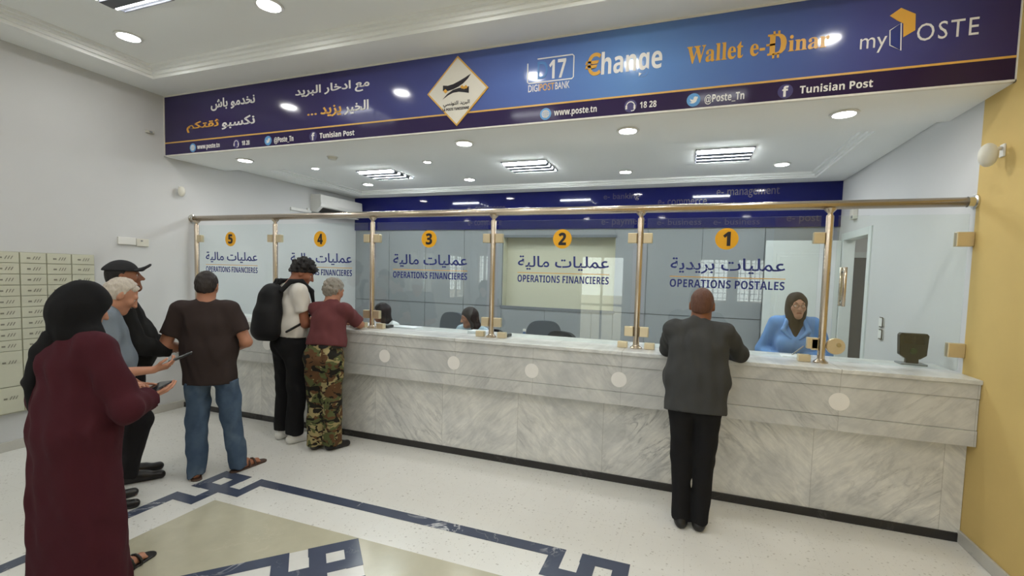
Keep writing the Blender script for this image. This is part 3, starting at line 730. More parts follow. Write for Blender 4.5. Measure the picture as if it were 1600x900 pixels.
p2 = downlight(.045, 'small round downlight in the staff ceiling right of the left light panel', ZSTRAY, 'small downlights in the staff ceiling'); p2.location = (-4.957, 1.27, ZSTRAY)
dup(p2, (-6.688, 1.23, ZSTRAY), 'small round downlight in the staff ceiling left of the left light panel')
g3 = 'round downlights in the hall ceiling'
p3 = downlight(.085, 'lit round hall downlight nearest the left wall', ZTRAY, g3); p3.location = (-6.70, -.96, ZTRAY)
dup(p3, (-5.02, -.96, ZTRAY), 'lit round hall downlight at the top edge, second from the left wall')
for yy in (-.96, -2.9, -4.9):  # front row mirrored in the banner; other rows added for hall light and reflections
    for x in (-6.70, -5.02, -3.41, -2.42, -.80):
        if yy == -.96 and x in (-6.70, -5.02): continue
        dup(p3, (x, yy, ZTRAY), 'lit round hall downlight out of view overhead, back rows added for light')
def troffer(label, z, sx=.58, sy=.56, glow='tube'):
    t = thing('light_panel', (0, 0, z), label, 'ceiling light', 'square fluorescent light panels')
    a, b = sx / 2, sy / 2
    MB().box(-a, a, -b, -b + .012, z - .012, z).box(-a, a, b - .012, b, z - .012, z).box(-a, -a + .012, -b, b, z - .012, z).box(a - .012, a, -b, b, z - .012, z).box(-a, a, -b, b, z - .003, z - .001).build('tray', 'tray', t)
    for i in range(4):
        y = -b + sy * (i + .5) / 4
        MB().tube([(-a + .015, y, z - .016), (a - .015, y, z - .016)], .012, 10).build('tube', glow, t, True)
        lv = MB()
    for i in range(3):
        y = -b + sy * (i + 1) / 4
        MB().box(-a + .012, a - .012, y - .048, y + .048, z - .034, z - .003, .004).build('reflector_fin', 'fin', t)
    return t
q = troffer('square four-tube light panel in the staff ceiling, leftmost, nearest the air conditioner', ZSTRAY); q.location = (-5.96, 1.79, ZSTRAY)
dup(q, (-3.78, 1.79, ZSTRAY), 'square four-tube light panel in the staff ceiling between bays 3 and 2')
dup(q, (-1.52, 1.77, ZSTRAY), 'square four-tube light panel in the staff ceiling above bay 1')
q = troffer('square four-tube light panel in the hall ceiling at the top edge', ZTRAY, glow='tube_hall'); q.location = (-5.97, -1.51, ZTRAY)
for x, y in ((-3.78, -2.2), (-1.6, -2.2), (-5.93, -4.6), (-3.78, -4.6), (-1.6, -4.6)): dup(q, (x, y, ZTRAY), 'added square four-tube hall light panel out of view overhead')  # unseen panels added to light the hall and feed the glass reflections
sd = thing('smoke_detector', (-5.64, .40, ZBB), 'small white smoke detector under the beam left of the centre', 'smoke detector')
MB().lathe([(.05, 0), (.05, -.012), (.042, -.03), (.0, -.034)], (-5.64, .40, ZBB)).build('cover', 'cream_plastic', sd, 'auto')
MB().lathe([(.060, 0), (.060, -.007), (.05, -.007)], (-5.64, .40, ZBB)).build('mount', 'white_plastic', sd, 'auto')

# ================================================================== WALL FITTINGS
ac = thing('air_conditioner', (XL, 2.60, 2.68), 'white split air conditioner high on the staff left wall', 'air conditioner')
prof = [(0, 2.68), (.10, 2.68), (.205, 2.76), (.215, 2.80), (.205, 2.945), (.18, 2.955), (0, 2.955)]
mb = MB(); n = len(prof)
mb.add([(XL + a, 2.11, z) for a, z in prof] + [(XL + a, 3.10, z) for a, z in prof], [tuple(range(n)), tuple(range(2 * n - 1, n - 1, -1))] + [(i, (i + 1) % n, (i + 1) % n + n, i + n) for i in range(n)])
mb.build('casing', 'white_plastic', ac)
MB().add([(XL + .09, 2.18, 2.672), (XL + .19, 2.18, 2.735), (XL + .19, 3.03, 2.735), (XL + .09, 3.03, 2.672), (XL + .085, 2.18, 2.682), (XL + .185, 2.18, 2.747), (XL + .185, 3.03, 2.747), (XL + .085, 3.03, 2.682)],
         [(0, 1, 2, 3), (4, 5, 6, 7), (0, 1, 5, 4), (1, 2, 6, 5), (2, 3, 7, 6), (3, 0, 4, 7)]).build('air_slot', 'dark', ac)
MB().box(XL + .06, XL + .20, 2.20, 3.02, 2.652, 2.662, .003).build('louver', 'white_plastic', ac)
tr = MB().box(XL, XL + .03, 1.70, 2.105, 2.645, 2.69, .004).box(XL, XL + .035, 2.02, 2.06, 2.66, 2.72, .004)
tag(tr.build('cable_trunking', 'white_plastic'), 'short white cable trunking beside the air conditioner', 'trunking')
def mailboxes():
    t = thing('mailbox_cabinet', (XL, -1.9, .36), 'pale metal post box cabinet with rows of small doors on the left wall', 'mailbox cabinet')
    y1 = -.808; cols = 10; cw = .186; z1 = 1.823
    MB().box(XL, XL + .055, y1 - cols * cw - .01, y1 + .006, .352, z1 + .004, .003).build('cabinet_body', 'mail_body', t)
    rows = [(z1 - .1 * (i + 1), z1 - .1 * i) for i in range(9)] + [(.60, .925), (.36, .597)]
    for ci in range(cols):
        a, b = y1 - (ci + 1) * cw + .006, y1 - ci * cw - .002
        for ri, (za, zb) in enumerate(rows):
            d = MB().box(XL + .054, XL + .066, a, b, za + .004, zb - .002, .002).build('box_door', 'mail_door', t)
            if ci < 5:
                zc = zb - .05 if ri < 9 else zb - .10; m = MB()
                m.box(XL + .066, XL + .069, a + .045, a + .068, zc - .008, zc + .006)
                for k in range(3):
                    yy = a + .082 + k * .019
                    m.add([(XL + .0665, yy, zc - .014), (XL + .0665, yy + .006, zc - .014), (XL + .0665, yy + .020, zc + .016), (XL + .0665, yy + .014, zc + .016)], [(0, 1, 2, 3)])
                    m.add([(XL + .0685, yy, zc - .014), (XL + .0685, yy + .006, zc - .014), (XL + .0685, yy + .020, zc + .016), (XL + .0685, yy + .014, zc + .016)], [(0, 1, 2, 3)])
                m.build('door_slots', 'mail_slot', d)
mailboxes()
sw = thing('switch_strip', (XL, -.42, 1.95), 'slim white trunking plate with a small dark button on the left wall', 'switch plate')
MB().box(XL, XL + .022, -.57, -.40, 1.955, 2.035, .005).build('left_plate', 'white_plastic', sw)
MB().box(XL, XL + .018, -.395, -.27, 1.945, 2.03, .005).build('right_plate', 'cream_plastic', sw)
MB().box(XL + .018, XL + .024, -.355, -.335, 2.0, 2.012, .002).build('button', 'grey_plastic', sw)
def motion(name, x, y, z, s, label, r=.05, arm=.07):
    t = thing(name, (x, y, z), label, 'detector')
    MB().box(min(x, x + s * .012), max(x, x + s * .012), y - .022, y + .022, z - .01, z + .07, .004).build('wall_plate', 'white_plastic', t)
    MB().tube([(x + s * .01, y, z + .045), (x + s * arm, y - .02, z + .035)], .012).build('bracket', 'white_plastic', t, True)
    bm = bmesh.new(); bmesh.ops.create_uvsphere(bm, u_segments=24, v_segments=14, radius=1)
    bm.transform(Matrix.Translation((x + s * (arm + .02), y - .03, z)) @ Matrix.Diagonal((r * .9, r * .8, r * 1.35, 1)))
    MB().bm(bm).build('housing', 'cream_plastic', t, True)
    return t
motion('motion_detector', XR, -.02, 2.575, -1, 'white ball-shaped motion detector on the yellow wall', .055)
motion('motion_detector', XL, .09, 2.625, 1, 'small white motion detector on the left wall below the banner end', .045, .05)
al = thing('alarm_sensor', (XL, -.24, 3.235), 'tiny white sensor on the left wall beside the banner end', 'sensor')
MB().box(XL, XL + .035, -.28, -.20, 3.222, 3.250, .006).build('housing', 'cream_plastic', al)
MB().box(XL + .035, XL + .042, -.255, -.225, 3.228, 3.243, .002).build('lens', 'grey_plastic', al)
def socket(z, label):
    t = thing('wall_socket', (XR, 1.64, z), label, 'socket', 'wall sockets right of the staff door')
    MB().box(XR - .014, XR, 1.59, 1.69, z - .045, z + .045, .004).build('plate', 'white_plastic', t)
    MB().box(XR - .019, XR - .013, 1.582, 1.592, z - .045, z + .045).box(XR - .018, XR - .013, 1.59, 1.66, z + .042, z + .05).box(XR - .018, XR - .013, 1.59, 1.66, z - .05, z - .042).build('surround', 'dark', t)
socket(1.375, 'upper of two dark-edged wall sockets right of the staff door'); socket(1.255, 'lower of two dark-edged wall sockets right of the staff door')
al = MB().box(XR - .05, XR, 2.54, 2.66, 2.50, 2.62, .006); a2 = thing('alarm_box', (XR, 2.6, 2.5), 'small white box on the wall above the staff door', 'alarm box')
al.build('housing', 'cream_plastic', a2); MB().box(XR - .054, XR - .049, 2.55, 2.60, 2.51, 2.54).build('grille', 'grey_plastic', a2)

# ================================================================== THINGS ON AND BEHIND THE COUNTER
tm = thing('card_terminal', (-.19, .50, ZCT), 'black shield-shaped terminal standing on the counter behind the plain glass leaf', 'terminal')
MB().prism([(-.275, 1.215), (-.235, 1.185), (-.145, 1.185), (-.105, 1.215), (-.098, 1.365), (-.11, 1.38), (-.27, 1.38), (-.282, 1.365)], .47, .515).build('body', 'black_plastic', tm)
MB().box(-.255, -.125, .466, .471, 1.30, 1.365, .002).build('screen', 'screen_glass', tm)
MB().lathe([(0, -.004), (.022, -.004), (.022, .003), (0, .003)], (-.19, .467, 1.245), 'y', 20).build('reader_window', 'green_led', tm)
MB().box(-.23, -.15, .475, .51, 1.15, 1.19, .003).build('neck', 'black_plastic', tm)
MB().box(-.275, -.105, .44, .56, ZCT, 1.152, .004).build('stand', 'grey_plastic', tm)
def pad(x, y, label, col='black_plastic'):
    t = thing('card_reader', (x, y, ZCT), label, 'card reader', 'card readers behind the posts')
    MB().box(x - .05, x + .05, y - .05, y + .05, ZCT, ZCT + .03, .006).build('body', col, t)
    MB().box(x - .035, x + .035, y - .03, y + .03, ZCT + .03, ZCT + .034, .001).build('keypad', 'grey_plastic', t)
pad(-4.84, .33, 'small black card reader on the counter behind the post between bays 4 and 3'); pad(-3.48, .34, 'small black card reader on the counter behind the post between bays 3 and 2')
for x, y, w, d, h, lab in ((-3.80, .42, .19, .14, .028, 'stack of white paper on the counter left of the post between bays 3 and 2'), (-4.66, .45, .28, .16, .012, 'loose white papers on the counter in front of the clerk by bay 3')):
    mb = MB(); n = 5
    for i in range(n):
        a = random.uniform(-.12, .12); m = Matrix.Translation((x, y, ZCT + h * i / n)) @ Matrix.Rotation(a, 4, 'Z')
        mb.box(-w / 2, w / 2, -d / 2, d / 2, 0, h / n * .9, 0, 2, m)
    tag(mb.build('paper_stack', 'paper'), lab, 'paper')
pp = MB().box(-1.08, -.93, .40, .50, ZCT, ZCT + .006, 0); tag(pp.build('form_sheet', 'paper'), 'white form on the counter in front of the clerk in blue', 'paper')
pe = thing('pen', (-.95, .60, ZCT), 'thin pen standing in front of the clerk in blue', 'pen')
MB().tube([(-.985, .50, ZCT + .012), (-.90, .56, ZCT + .075)], .006).build('barrel', 'grey_plastic', pe, True)
MB().tube([(-.998, .491, ZCT + .002), (-.985, .50, ZCT + .012)], [.002, .006]).build('tip', 'chrome', pe, True)
bo = thing('water_bottle', (-3.44, .78, .73), 'small blue bottle on the staff desk behind bay 2', 'bottle')
MB().lathe([(.0, 0), (.032, 0), (.034, .01), (.034, .30), (.03, .36), (.014, .40), (.014, .415)], (-3.44, .78, .73)).build('body', 'bottle', bo, True)
MB().lathe([(.017, .415), (.017, .44), (0, .44)], (-3.44, .78, .73)).build('bottle_cap', 'print_white', bo, 'auto')
def chair(x, y, rz, label, mat, top=1.12):
    t = thing('office_chair', (0, 0, 0), label, 'office chair', 'office chairs behind the counter')
    MB().box(-.24, .24, -.23, .23, .45, .53, .03, 3).build('seat', mat, t, True)
    # rounded backrest, local back is +y
    pts = [(.24 * math.copysign(abs(math.cos(a)) ** .6, math.cos(a)), .84 + (top - .84) * math.copysign(abs(math.sin(a)) ** .6, math.sin(a))) for a in [2 * math.pi * i / 36 for i in range(36)]]
    pts = [(px, pz if pz > .84 else .84 + (pz - .84) * .9) for px, pz in pts]
    MB().prism(pts, .22, .275).build('backrest', mat, t)
    MB().box(-.03, .03, .20, .24, .44, .8, .005).build('back_bar', 'black_plastic', t)
    for s in (-1, 1): MB().tube([(s * .25, .1, .5), (s * .28, .1, .68), (s * .28, -.15, .68)], .018).build('armrest', 'black_plastic', t, True)
    MB().lathe([(.03, .08), (.03, .45)], (0, 0, 0)).build('gas_column', 'chrome', t, 'auto')
    for i in range(5):
        a = 2 * math.pi * i / 5; f = MB().tube([(0, 0, .09), (.27 * math.cos(a), .27 * math.sin(a), .07)], [.025, .015])
        l = f.build('base_arm', 'black_plastic', t, True)
        MB().lathe([(0, -.012), (.028, -.012), (.028, .012), (0, .012)], (.27 * math.cos(a), .27 * math.sin(a), .03), 'y', 14).build('caster', 'black_plastic', l)
    t.location = (x, y, 0); t.rotation_euler = (0, 0, rz)
chair(-5.38, 1.28, .15, 'dark office chair under the clerk in white behind the post', 'chair_black', 1.02)
chair(-4.16, 1.28, .1, 'black office chair under the clerk in pale blue', 'chair_black', 1.05)
chair(-5.10, 1.95, -.2, 'grey round-backed office chair standing empty behind bay 3', 'chair_grey', 1.17)
chair(-3.52, 1.75, .3, 'grey round-backed office chair standing empty behind bay 2', 'chair_grey', 1.15)
chair(-3.30, 1.15, -.5, 'black office chair close to the counter behind bay 2', 'chair_black', 1.10)

# ================================================================== PEOPLE (smooth-blended distance fields, surface-net meshes)
class SDF:
    def __init__(s): s.p = []          # (kind, data, k, bbox, clip, op)
    def cap(s, a, b, ra, rb=None, k=.02, lat=None, sc=1.0, clip=None, op='u'):
        a = np.array(a, float); b = np.array(b, float); rb = ra if rb is None else rb
        m = max(ra, rb) * max(1.0, sc)
        s.p.append(('c', (a, b, ra, rb, None if lat is None else np.array(lat, float), sc), k, (np.minimum(a, b) - m, np.maximum(a, b) + m), clip, op)); return s
    def ell(s, c, r, R=None, k=.02, clip=None, op='u'):
        c = np.array(c, float); r = np.array(r, float); R = np.eye(3) if R is None else np.array(R, float)   # rows of R: local axes
        m = np.abs(R.T) @ r
        s.p.append(('e', (c, r, R), k, (c - m, c + m), clip, op)); return s
    def mesh(s, vox, cuts=(), wrinkle=0.0, seed=1, wscale=(34, 34, 15), ruffle=0.0):
        lo = np.min([p[3][0] for p in s.p if p[5] == 'u'], 0) - .03; hi = np.max([p[3][1] for p in s.p if p[5] == 'u'], 0) + .03
        n = np.ceil((hi - lo) / vox).astype(int) + 1
        ax = [(lo[i] + vox * np.arange(n[i])).astype(np.float32) for i in range(3)]
        F = np.full(n, .3, np.float32)
        for kind, d, k, (b0, b1), clip, op in s.p:
            mg = k + 2.5 * vox + .012
            i0 = np.maximum(np.floor((b0 - mg - lo) / vox).astype(int), 0); i1 = np.minimum(np.ceil((b1 + mg - lo) / vox).astype(int) + 1, n)
            if np.any(i1 <= i0): continue
            X = ax[0][i0[0]:i1[0], None, None]; Y = ax[1][None, i0[1]:i1[1], None]; Z = ax[2][None, None, i0[2]:i1[2]]
            if kind == 'c':
                a, b, ra, rb, lat, sc = d
                px, py, pz = X - a[0], Y - a[1], Z - a[2]; ab = b - a
                if lat is not None:
                    c = px * lat[0] + py * lat[1] + pz * lat[2]; f = 1 - 1 / sc
                    px, py, pz = px - lat[0] * c * f, py - lat[1] * c * f, pz - lat[2] * c * f
                    ab = ab - lat * (ab @ lat) * f
                t = np.clip((px * ab[0] + py * ab[1] + pz * ab[2]) / max(ab @ ab, 1e-9), 0, 1)
                D = np.sqrt((px - t * ab[0]) ** 2 + (py - t * ab[1]) ** 2 + (pz - t * ab[2]) ** 2) - (ra + t * (rb - ra))
            else:
                c, r, R = d
                px, py, pz = X - c[0], Y - c[1], Z - c[2]
                q = [(px * R[i, 0] + py * R[i, 1] + pz * R[i, 2]) for i in range(3)]
                k0 = np.sqrt(sum((q[i] / r[i]) ** 2 for i in range(3))); k1 = np.sqrt(sum((q[i] / r[i] ** 2) ** 2 for i in range(3)))
                D = k0 * (k0 - 1) / np.maximum(k1, 1e-6)
            if clip is not None:
                P, N = np.array(clip[0]), np.array(clip[1]); D = np.maximum(D, (X - P[0]) * N[0] + (Y - P[1]) * N[1] + (Z - P[2]) * N[2])
            S = F[i0[0]:i1[0], i0[1]:i1[1], i0[2]:i1[2]]
            if op == 'u':
                h = np.maximum(k - np.abs(S - D), 0) / k; S[...] = np.minimum(S, D) - h * h * k * .25
            else:
                h = np.maximum(k - np.abs(S + D), 0) / k; S[...] = np.maximum(S, -D) + h * h * k * .25
        X = ax[0][:, None, None]; Y = ax[1][None, :, None]; Z = ax[2][None, None, :]
        if wrinkle > 0:
            rg = np.random.RandomState(seed); W = np.zeros(n, np.float32)
            for i in range(7):
                kx, ky, kz = rg.normal(0, 1, 3) * np.array(wscale); ph = rg.uniform(0, 6.28)
                W += np.sin(kx * X + ky * Y + kz * Z + ph + .8 * np.sin(ky * .6 * X - kx * .5 * Z + ph))
            F += wrinkle * W / 3
        for P, N in cuts:
            F = np.maximum(F, (X - P[0]) * N[0] + (Y - P[1]) * N[1] + (Z - P[2]) * N[2])
        if ruffle > 0:            # uneven hair ends
            rg = np.random.RandomState(seed)
            for i in range(8):
                kx, ky, kz = rg.normal(0, 1, 3) * 110; F += ruffle / 3 * np.sin(kx * X + ky * Y + kz * Z + rg.uniform(0, 6.28))
        F[0], F[-1] = .1, .1; F[:, 0], F[:, -1] = .1, .1; F[:, :, 0], F[:, :, -1] = .1, .1
        return surface_net(F, lo, vox)

def surface_net(F, lo, vox):
    ins = F < 0; nx, ny, nz = F.shape
    cnt = np.zeros((nx - 1, ny - 1, nz - 1), np.int16)
    for dx in (0, 1):
        for dy in (0, 1):
            for dz in (0, 1): cnt += ins[dx:nx - 1 + dx, dy:ny - 1 + dy, dz:nz - 1 + dz]
    act = np.argwhere((cnt > 0) & (cnt < 8)); idx = np.full(cnt.shape, -1, np.int32); idx[tuple(act.T)] = np.arange(len(act))
    acc = np.zeros((len(act), 3)); num = np.zeros(len(act))
    C = [(0, 0, 0), (1, 0, 0), (0, 1, 0), (1, 1, 0), (0, 0, 1), (1, 0, 1), (0, 1, 1), (1, 1, 1)]
    for a in range(8):
        for b in range(a + 1, 8):
            if sum(abs(C[a][i] - C[b][i]) for i in range(3)) != 1: continue
            fa = F[tuple((act + C[a]).T)]; fb = F[tuple((act + C[b]).T)]; m = (fa < 0) != (fb < 0)
            t = np.where(m, fa / np.where(m, fa - fb, 1), 0)
            p = np.array(C[a]) + t[:, None] * (np.array(C[b]) - np.array(C[a])); acc[m] += p[m]; num[m] += 1
    V = lo + vox * (act + acc / num[:, None])
    quads = []
    for axis in range(3):
        o1, o2 = [(1, 2), (2, 0), (0, 1)][axis]
        sl = [slice(None)] * 3; sl2 = [slice(None)] * 3; sl[axis] = slice(0, -1); sl2[axis] = slice(1, None)
        a, b = ins[tuple(sl)], ins[tuple(sl2)]
        e = np.argwhere(a != b); e = e[(e[:, o1] > 0) & (e[:, o2] > 0)]
        if len(e) == 0: continue
        def cell(d1, d2):
            c = e.copy(); c[:, o1] -= d1; c[:, o2] -= d2; return idx[tuple(c.T)]
        q = np.stack([cell(1, 1), cell(0, 1), cell(0, 0), cell(1, 0)], 1)
        flip = ~a[tuple(e.T)]; q[flip] = q[flip][:, ::-1]; quads.append(q)
    return V, np.concatenate(quads)

def mesh_obj(name, VQ, mat, parent=None, base=None, xf=None):
    V, Q = VQ
    if xf is not None: V = V @ np.array(xf[0]).T + np.array(xf[1])
    off = np.array(origin(parent)) if parent is not None else np.array(base if base is not None else (V[:, 0].mean(), V[:, 1].mean(), V[:, 2].min()))
    me = bpy.data.meshes.new(name); n, m = len(V), len(Q)
    me.vertices.add(n); me.vertices.foreach_set('co', (V - off).astype(np.float32).ravel())
    me.loops.add(m * 4); me.loops.foreach_set('vertex_index', Q.astype(np.int32).ravel())
    me.polygons.add(m); me.polygons.foreach_set('loop_start', np.arange(0, m * 4, 4, dtype=np.int32)); me.polygons.foreach_set('loop_total', np.full(m, 4, np.int32))
    me.polygons.foreach_set('use_smooth', np.ones(m, bool)); me.update(calc_edges=True); me.validate()
    me.materials.append(M[mat]); o = bpy.data.objects.new(name, me); COL.objects.link(o)
    if parent is not None: o.parent = parent
    else: o.location = Vector(off.tolist())
    return o

def unit(v): v = np.array(v, float); return v / np.linalg.norm(v)
def frame(yaw, pitch=0.0, roll=0.0):
    """head axes in local space (x right, y forward, z up): yaw turns to the left, pitch looks down."""
    y, p, r = map(math.radians, (yaw, pitch, roll))
    F = np.array([-math.sin(y) * math.cos(p), math.cos(y) * math.cos(p), -math.sin(p)])
    R0 = np.array([math.cos(y), math.sin(y), 0]); U0 = np.cross(R0, F)
    return R0 * math.cos(r) + U0 * math.sin(r), F, -R0 * math.sin(r) + U0 * math.cos(r)

def head_sdf(S, C, fr, h=1.0, neck=None, nose=1.0, jaw=1.0):
    R, F, U = fr; A = np.array([R, F, U]); P = lambda r, f, u: C + h * (R * r + F * f + U * u)
    S.ell(P(0, -.012, .022), np.array([.074, .094, .094]) * h, A, k=.03)
    S.ell(P(0, .036, -.045), np.array([.056 * jaw, .058, .072]) * h, A, k=.04)
    S.ell(P(0, .070, -.098), np.array([.024 * jaw, .022, .020]) * h, A, k=.03)
    S.cap(P(-.040 * jaw, .01, -.075), P(0, .066, -.098), .020 * h, .018 * h, k=.03).cap(P(.040 * jaw, .01, -.075), P(0, .066, -.098), .020 * h, .018 * h, k=.03)
    S.cap(P(-.036, .076, .026), P(.036, .076, .026), .013 * h, k=.02)
    S.ell(P(-.040, .062, -.022), np.array([.022, .022, .022]) * h, A, k=.02).ell(P(.040, .062, -.022), np.array([.022, .022, .022]) * h, A, k=.02)
    for s in (-1, 1): S.ell(P(s * .031, .096, .004), np.array([.016, .012, .009]) * h, A, k=.010, op='s')
    S.cap(P(0, .088, .014), P(0, .105 + .008 * nose, -.030), .009 * h, .013 * h, k=.012)
    for s in (-1, 1): S.ell(P(s * .013, .100, -.033), np.array([.008, .011, .008]) * h, A, k=.008)
    S.cap(P(-.020, .086, -.060), P(.020, .086, -.060), .0075 * h, k=.006).cap(P(-.017, .085, -.071), P(.017, .085, -.071), .0085 * h, k=.006)
    for s in (-1, 1):
        S.ell(P(s * .077, -.006, -.006), np.array([.010, .019, .033]) * h, A, k=.008)
        S.ell(P(s * .086, -.001, -.002), np.array([.006, .009, .018]) * h, A, k=.006, op='s')
    if neck is not None: S.cap(neck, P(0, -.022, -.05), .062, .054 * h, k=.035)

def hand_sdf(S, wrist, d, pn, thumb, curl=25, sc=1.0, spread=6, thumb_curl=30, curls=None):
    """d: direction from wrist to knuckles, pn: palm normal (fingers curl towards it), thumb: side direction of the thumb."""
    d = unit(d); pn = unit(np.array(pn) - d * (np.array(pn) @ d)); sd = unit(np.array(thumb) - d * (np.array(thumb) @ d) - pn * (np.array(thumb) @ pn)); w = np.array(wrist, float)
    P = lambda a, b, c: w + sc * (d * a + sd * b + pn * c)
    for b0, b1, r in ((.016, .030, .013), (.006, .010, .0145), (-.006, -.010, .014), (-.016, -.028, .012)): S.cap(P(.005, b0, 0), P(.085, b1, 0), r * sc * 1.1, r * sc * .92, k=.012)
    L = ((.040, .026, .020), (.045, .030, .022), (.042, .028, .021), (.032, .022, .018)); base = (.030, .010, -.010, -.028)
    for i in range(4):
        p = P(.086 - abs(i - 1) * .004, base[i], 0); a0 = math.radians(spread * (1.2 - i)); c = (curls[i] if curls else curl); ang = 0; rr = (.0092, .0094, .0090, .0080)[i] * sc
        dd = unit(d * math.cos(a0) + sd * math.sin(a0))
        for j in range(3):
            ang += math.radians(c * (0.7, 1.1, .8)[j]); q = p + (dd * math.cos(ang) + pn * math.sin(ang)) * L[i][j] * sc
            S.cap(p, q, rr, rr * .93, k=.004); p = q; rr *= .93
    p = P(.022, .026, .004); ta = math.radians(48); td = unit(d * math.cos(ta) + sd * math.sin(ta) + pn * .25)
    q = p + td * .040 * sc; S.cap(P(.012, .016, 0), p, .014 * sc, .013 * sc, k=.012); S.cap(p, q, .0125 * sc, .0108 * sc, k=.006)
    ta2 = math.radians(48 - thumb_curl); t2 = unit(d * math.cos(ta2) + sd * math.sin(ta2) + pn * .35); e = q + t2 * .030 * sc
    S.cap(q, e, .0105 * sc, .0095 * sc, k=.005); S.cap(e, e + unit(t2 + pn * .2) * .018 * sc, .0095 * sc, .008 * sc, k=.005)

class Person:
    def __init__(s, base, az, H, label, group=None):
        s.base = np.array([base[0], base[1], base[2] if len(base) > 2 else 0.0]); a = math.radians(az); s.k = H / 1.75
        s.fw = np.array([math.cos(a), math.sin(a), 0]); s.rt = np.array([math.sin(a), -math.cos(a), 0])
        s.R = np.stack([s.rt, s.fw, [0, 0, 1]], 1)
        s.root = thing('person', tuple(s.base.tolist()), label, 'person', group)
        s.xf = (s.R * s.k, s.base)
    def put(s, name, S, mat, vox=.009, parent=None, **kw):
        return mesh_obj(name, S.mesh(vox, **kw), mat, parent or s.root, xf=s.xf)
    def loc(s, w):       # world point -> local
        return s.R.T @ (np.array(w, float) - s.base) / s.k
    def world(s, l): return s.R @ (np.array(l, float) * s.k) + s.base

def stand_joints(lean=0.0, hip=.92, stance=.09, twist=0.0, sh_w=.175, shz=1.43):
    """default standing joints (local: x right, y forward, z up; stature 1.75)"""
    a = math.radians(lean); t = math.radians(twist)
    def up(p):
        x, y, z = p; dz = z - hip
        y2, z2 = y * math.cos(a) + dz * math.sin(a), hip + dz * math.cos(a) - y * math.sin(a)
        f = min(max(dz / .5, 0), 1.2); c, q = math.cos(t * f), math.sin(t * f)
        return np.array([x * c - y2 * q, x * q + y2 * c, z2])
    J = dict(pel=np.array([0, 0, hip + .02]), wai=up((0, .005, 1.09)), che=up((0, -.005, 1.30)), nek=up((0, -.012, 1.475)), hed=up((0, .02, 1.625)),
             sl=up((-sh_w, -.01, shz)), sr=up((sh_w, -.01, shz)), hl=np.array([-.088, 0, hip]), hr=np.array([.088, 0, hip]),
             kl=np.array([-stance - .005, .015, .49]), kr=np.array([stance + .005, .015, .49]), al=np.array([-stance, -.02, .085]), ar=np.array([stance, -.02, .085]),
             fl=np.array([-stance - .03, .16, .03]), fr=np.array([stance + .03, .16, .03]), up=up, a=a)
    return J

def body_sdf(J, fr, h=1.0, stout=1.0, hands=True, feet=True, curl=30, head=True, nose=1.0, jaw=1.0, armr=1.0):
    S = SDF(); X = unit(J['sr'] - J['sl'])
    S.cap(J['pel'], J['wai'], .084 * stout, .078 * stout, k=.05, lat=X, sc=1.42).cap(J['wai'], J['che'], .078 * stout, .092, k=.05, lat=X, sc=1.42)
    S.cap(J['sl'] * .8 + J['sr'] * .2, J['sr'] * .8 + J['sl'] * .2, .055, k=.05)
    S.cap(J['che'], J['nek'], .085, .058, k=.05, lat=X, sc=1.2)
    for s in 'lr':
        S.cap(J['h' + s], J['k' + s], .068, .054, k=.05).cap(J['k' + s], J['a' + s], .054, .036, k=.02)
        m = J['k' + s] * .68 + J['a' + s] * .32; S.ell(m + np.array([0, -.018, 0]), (.046, .046, .10), k=.03)
        if feet:
            A, Ft = J['a' + s], J['f' + s]; S.cap(A + np.array([0, -.01, -.045]), Ft, .034, .026, k=.03).cap(A, Ft * .4 + A * .6, .036, .03, k=.03)
            d = unit((Ft - A) * np.array([1, 1, 0])); q = np.array([d[1], -d[0], 0])
            for i in range(5):
                b = Ft + q * (.022 - i * .011) * (1 if s == 'r' else -1) * -1; S.cap(b, b + d * (.034 - i * .004) + np.array([0, 0, -.012]), .011 if i else .013, .009, k=.006)
        if 'e' + s in J:
            S.cap(J['s' + s], J['e' + s], .052 * armr, .040 * armr, k=.04).cap(J['e' + s], J['w' + s], .042 * armr, .027 * armr, k=.015)
            if hands and 'H' + s in J: hand_sdf(S, J['w' + s], *J['H' + s][:3], **(J['H' + s][3] if len(J['H' + s]) > 3 else dict(curl=curl)))
    if head: head_sdf(S, J['hed'], fr, h, J['nek'], nose, jaw)
    return S

def shirt_sdf(J, hem, half_w=.19, depth=.13, sleeve=.6, inf=.018, sl_r=.066, collar=True, belly=0.0, neck_r=.066, wrist_r=None):
    S = SDF(); X = unit(J['sr'] - J['sl']); up = J['up']
    bot = up((0, .0, hem - .06)); sc = half_w / depth
    S.cap(bot, J['wai'], depth, depth * .97, k=.06, lat=X, sc=sc).cap(J['wai'], J['che'], depth * .97, depth * .96, k=.06, lat=X, sc=sc)
    if belly: S.ell(up((0, .06 + belly, 1.08)), (half_w * .82, .10, .17), k=.08)
    S.cap(J['sl'] * .86 + J['sr'] * .14, J['sr'] * .86 + J['sl'] * .14, .062 + inf * .5, k=.07)
    S.cap(J['che'] + (J['nek'] - J['che']) * .3, J['nek'] - (J['nek'] - J['che']) * .12, .092, .07, k=.05, lat=X, sc=1.45)
    for s in 'lr':
        if 'e' + s not in J: continue
        A, E = J['s' + s], J['e' + s]
        if sleeve <= 1: e = A + (E - A) * sleeve; S.cap(A, E, sl_r, sl_r * .92, k=.035, clip=(e, unit(E - A)))
        else:
            Wp = J['w' + s]; e = E + (Wp - E) * (sleeve - 1); S.cap(A, E, sl_r, sl_r * .9, k=.035).cap(E, Wp, sl_r * .88, wrist_r or sl_r * .66, k=.02, clip=(e, unit(Wp - E)))
    N = unit(J['nek'] - J['che']); top = J['nek'] + N * .005
    S.cap(J['nek'] - N * .03, J['nek'] + N * (.018 if collar else -.01), neck_r + .004, neck_r, k=.02)
    return S
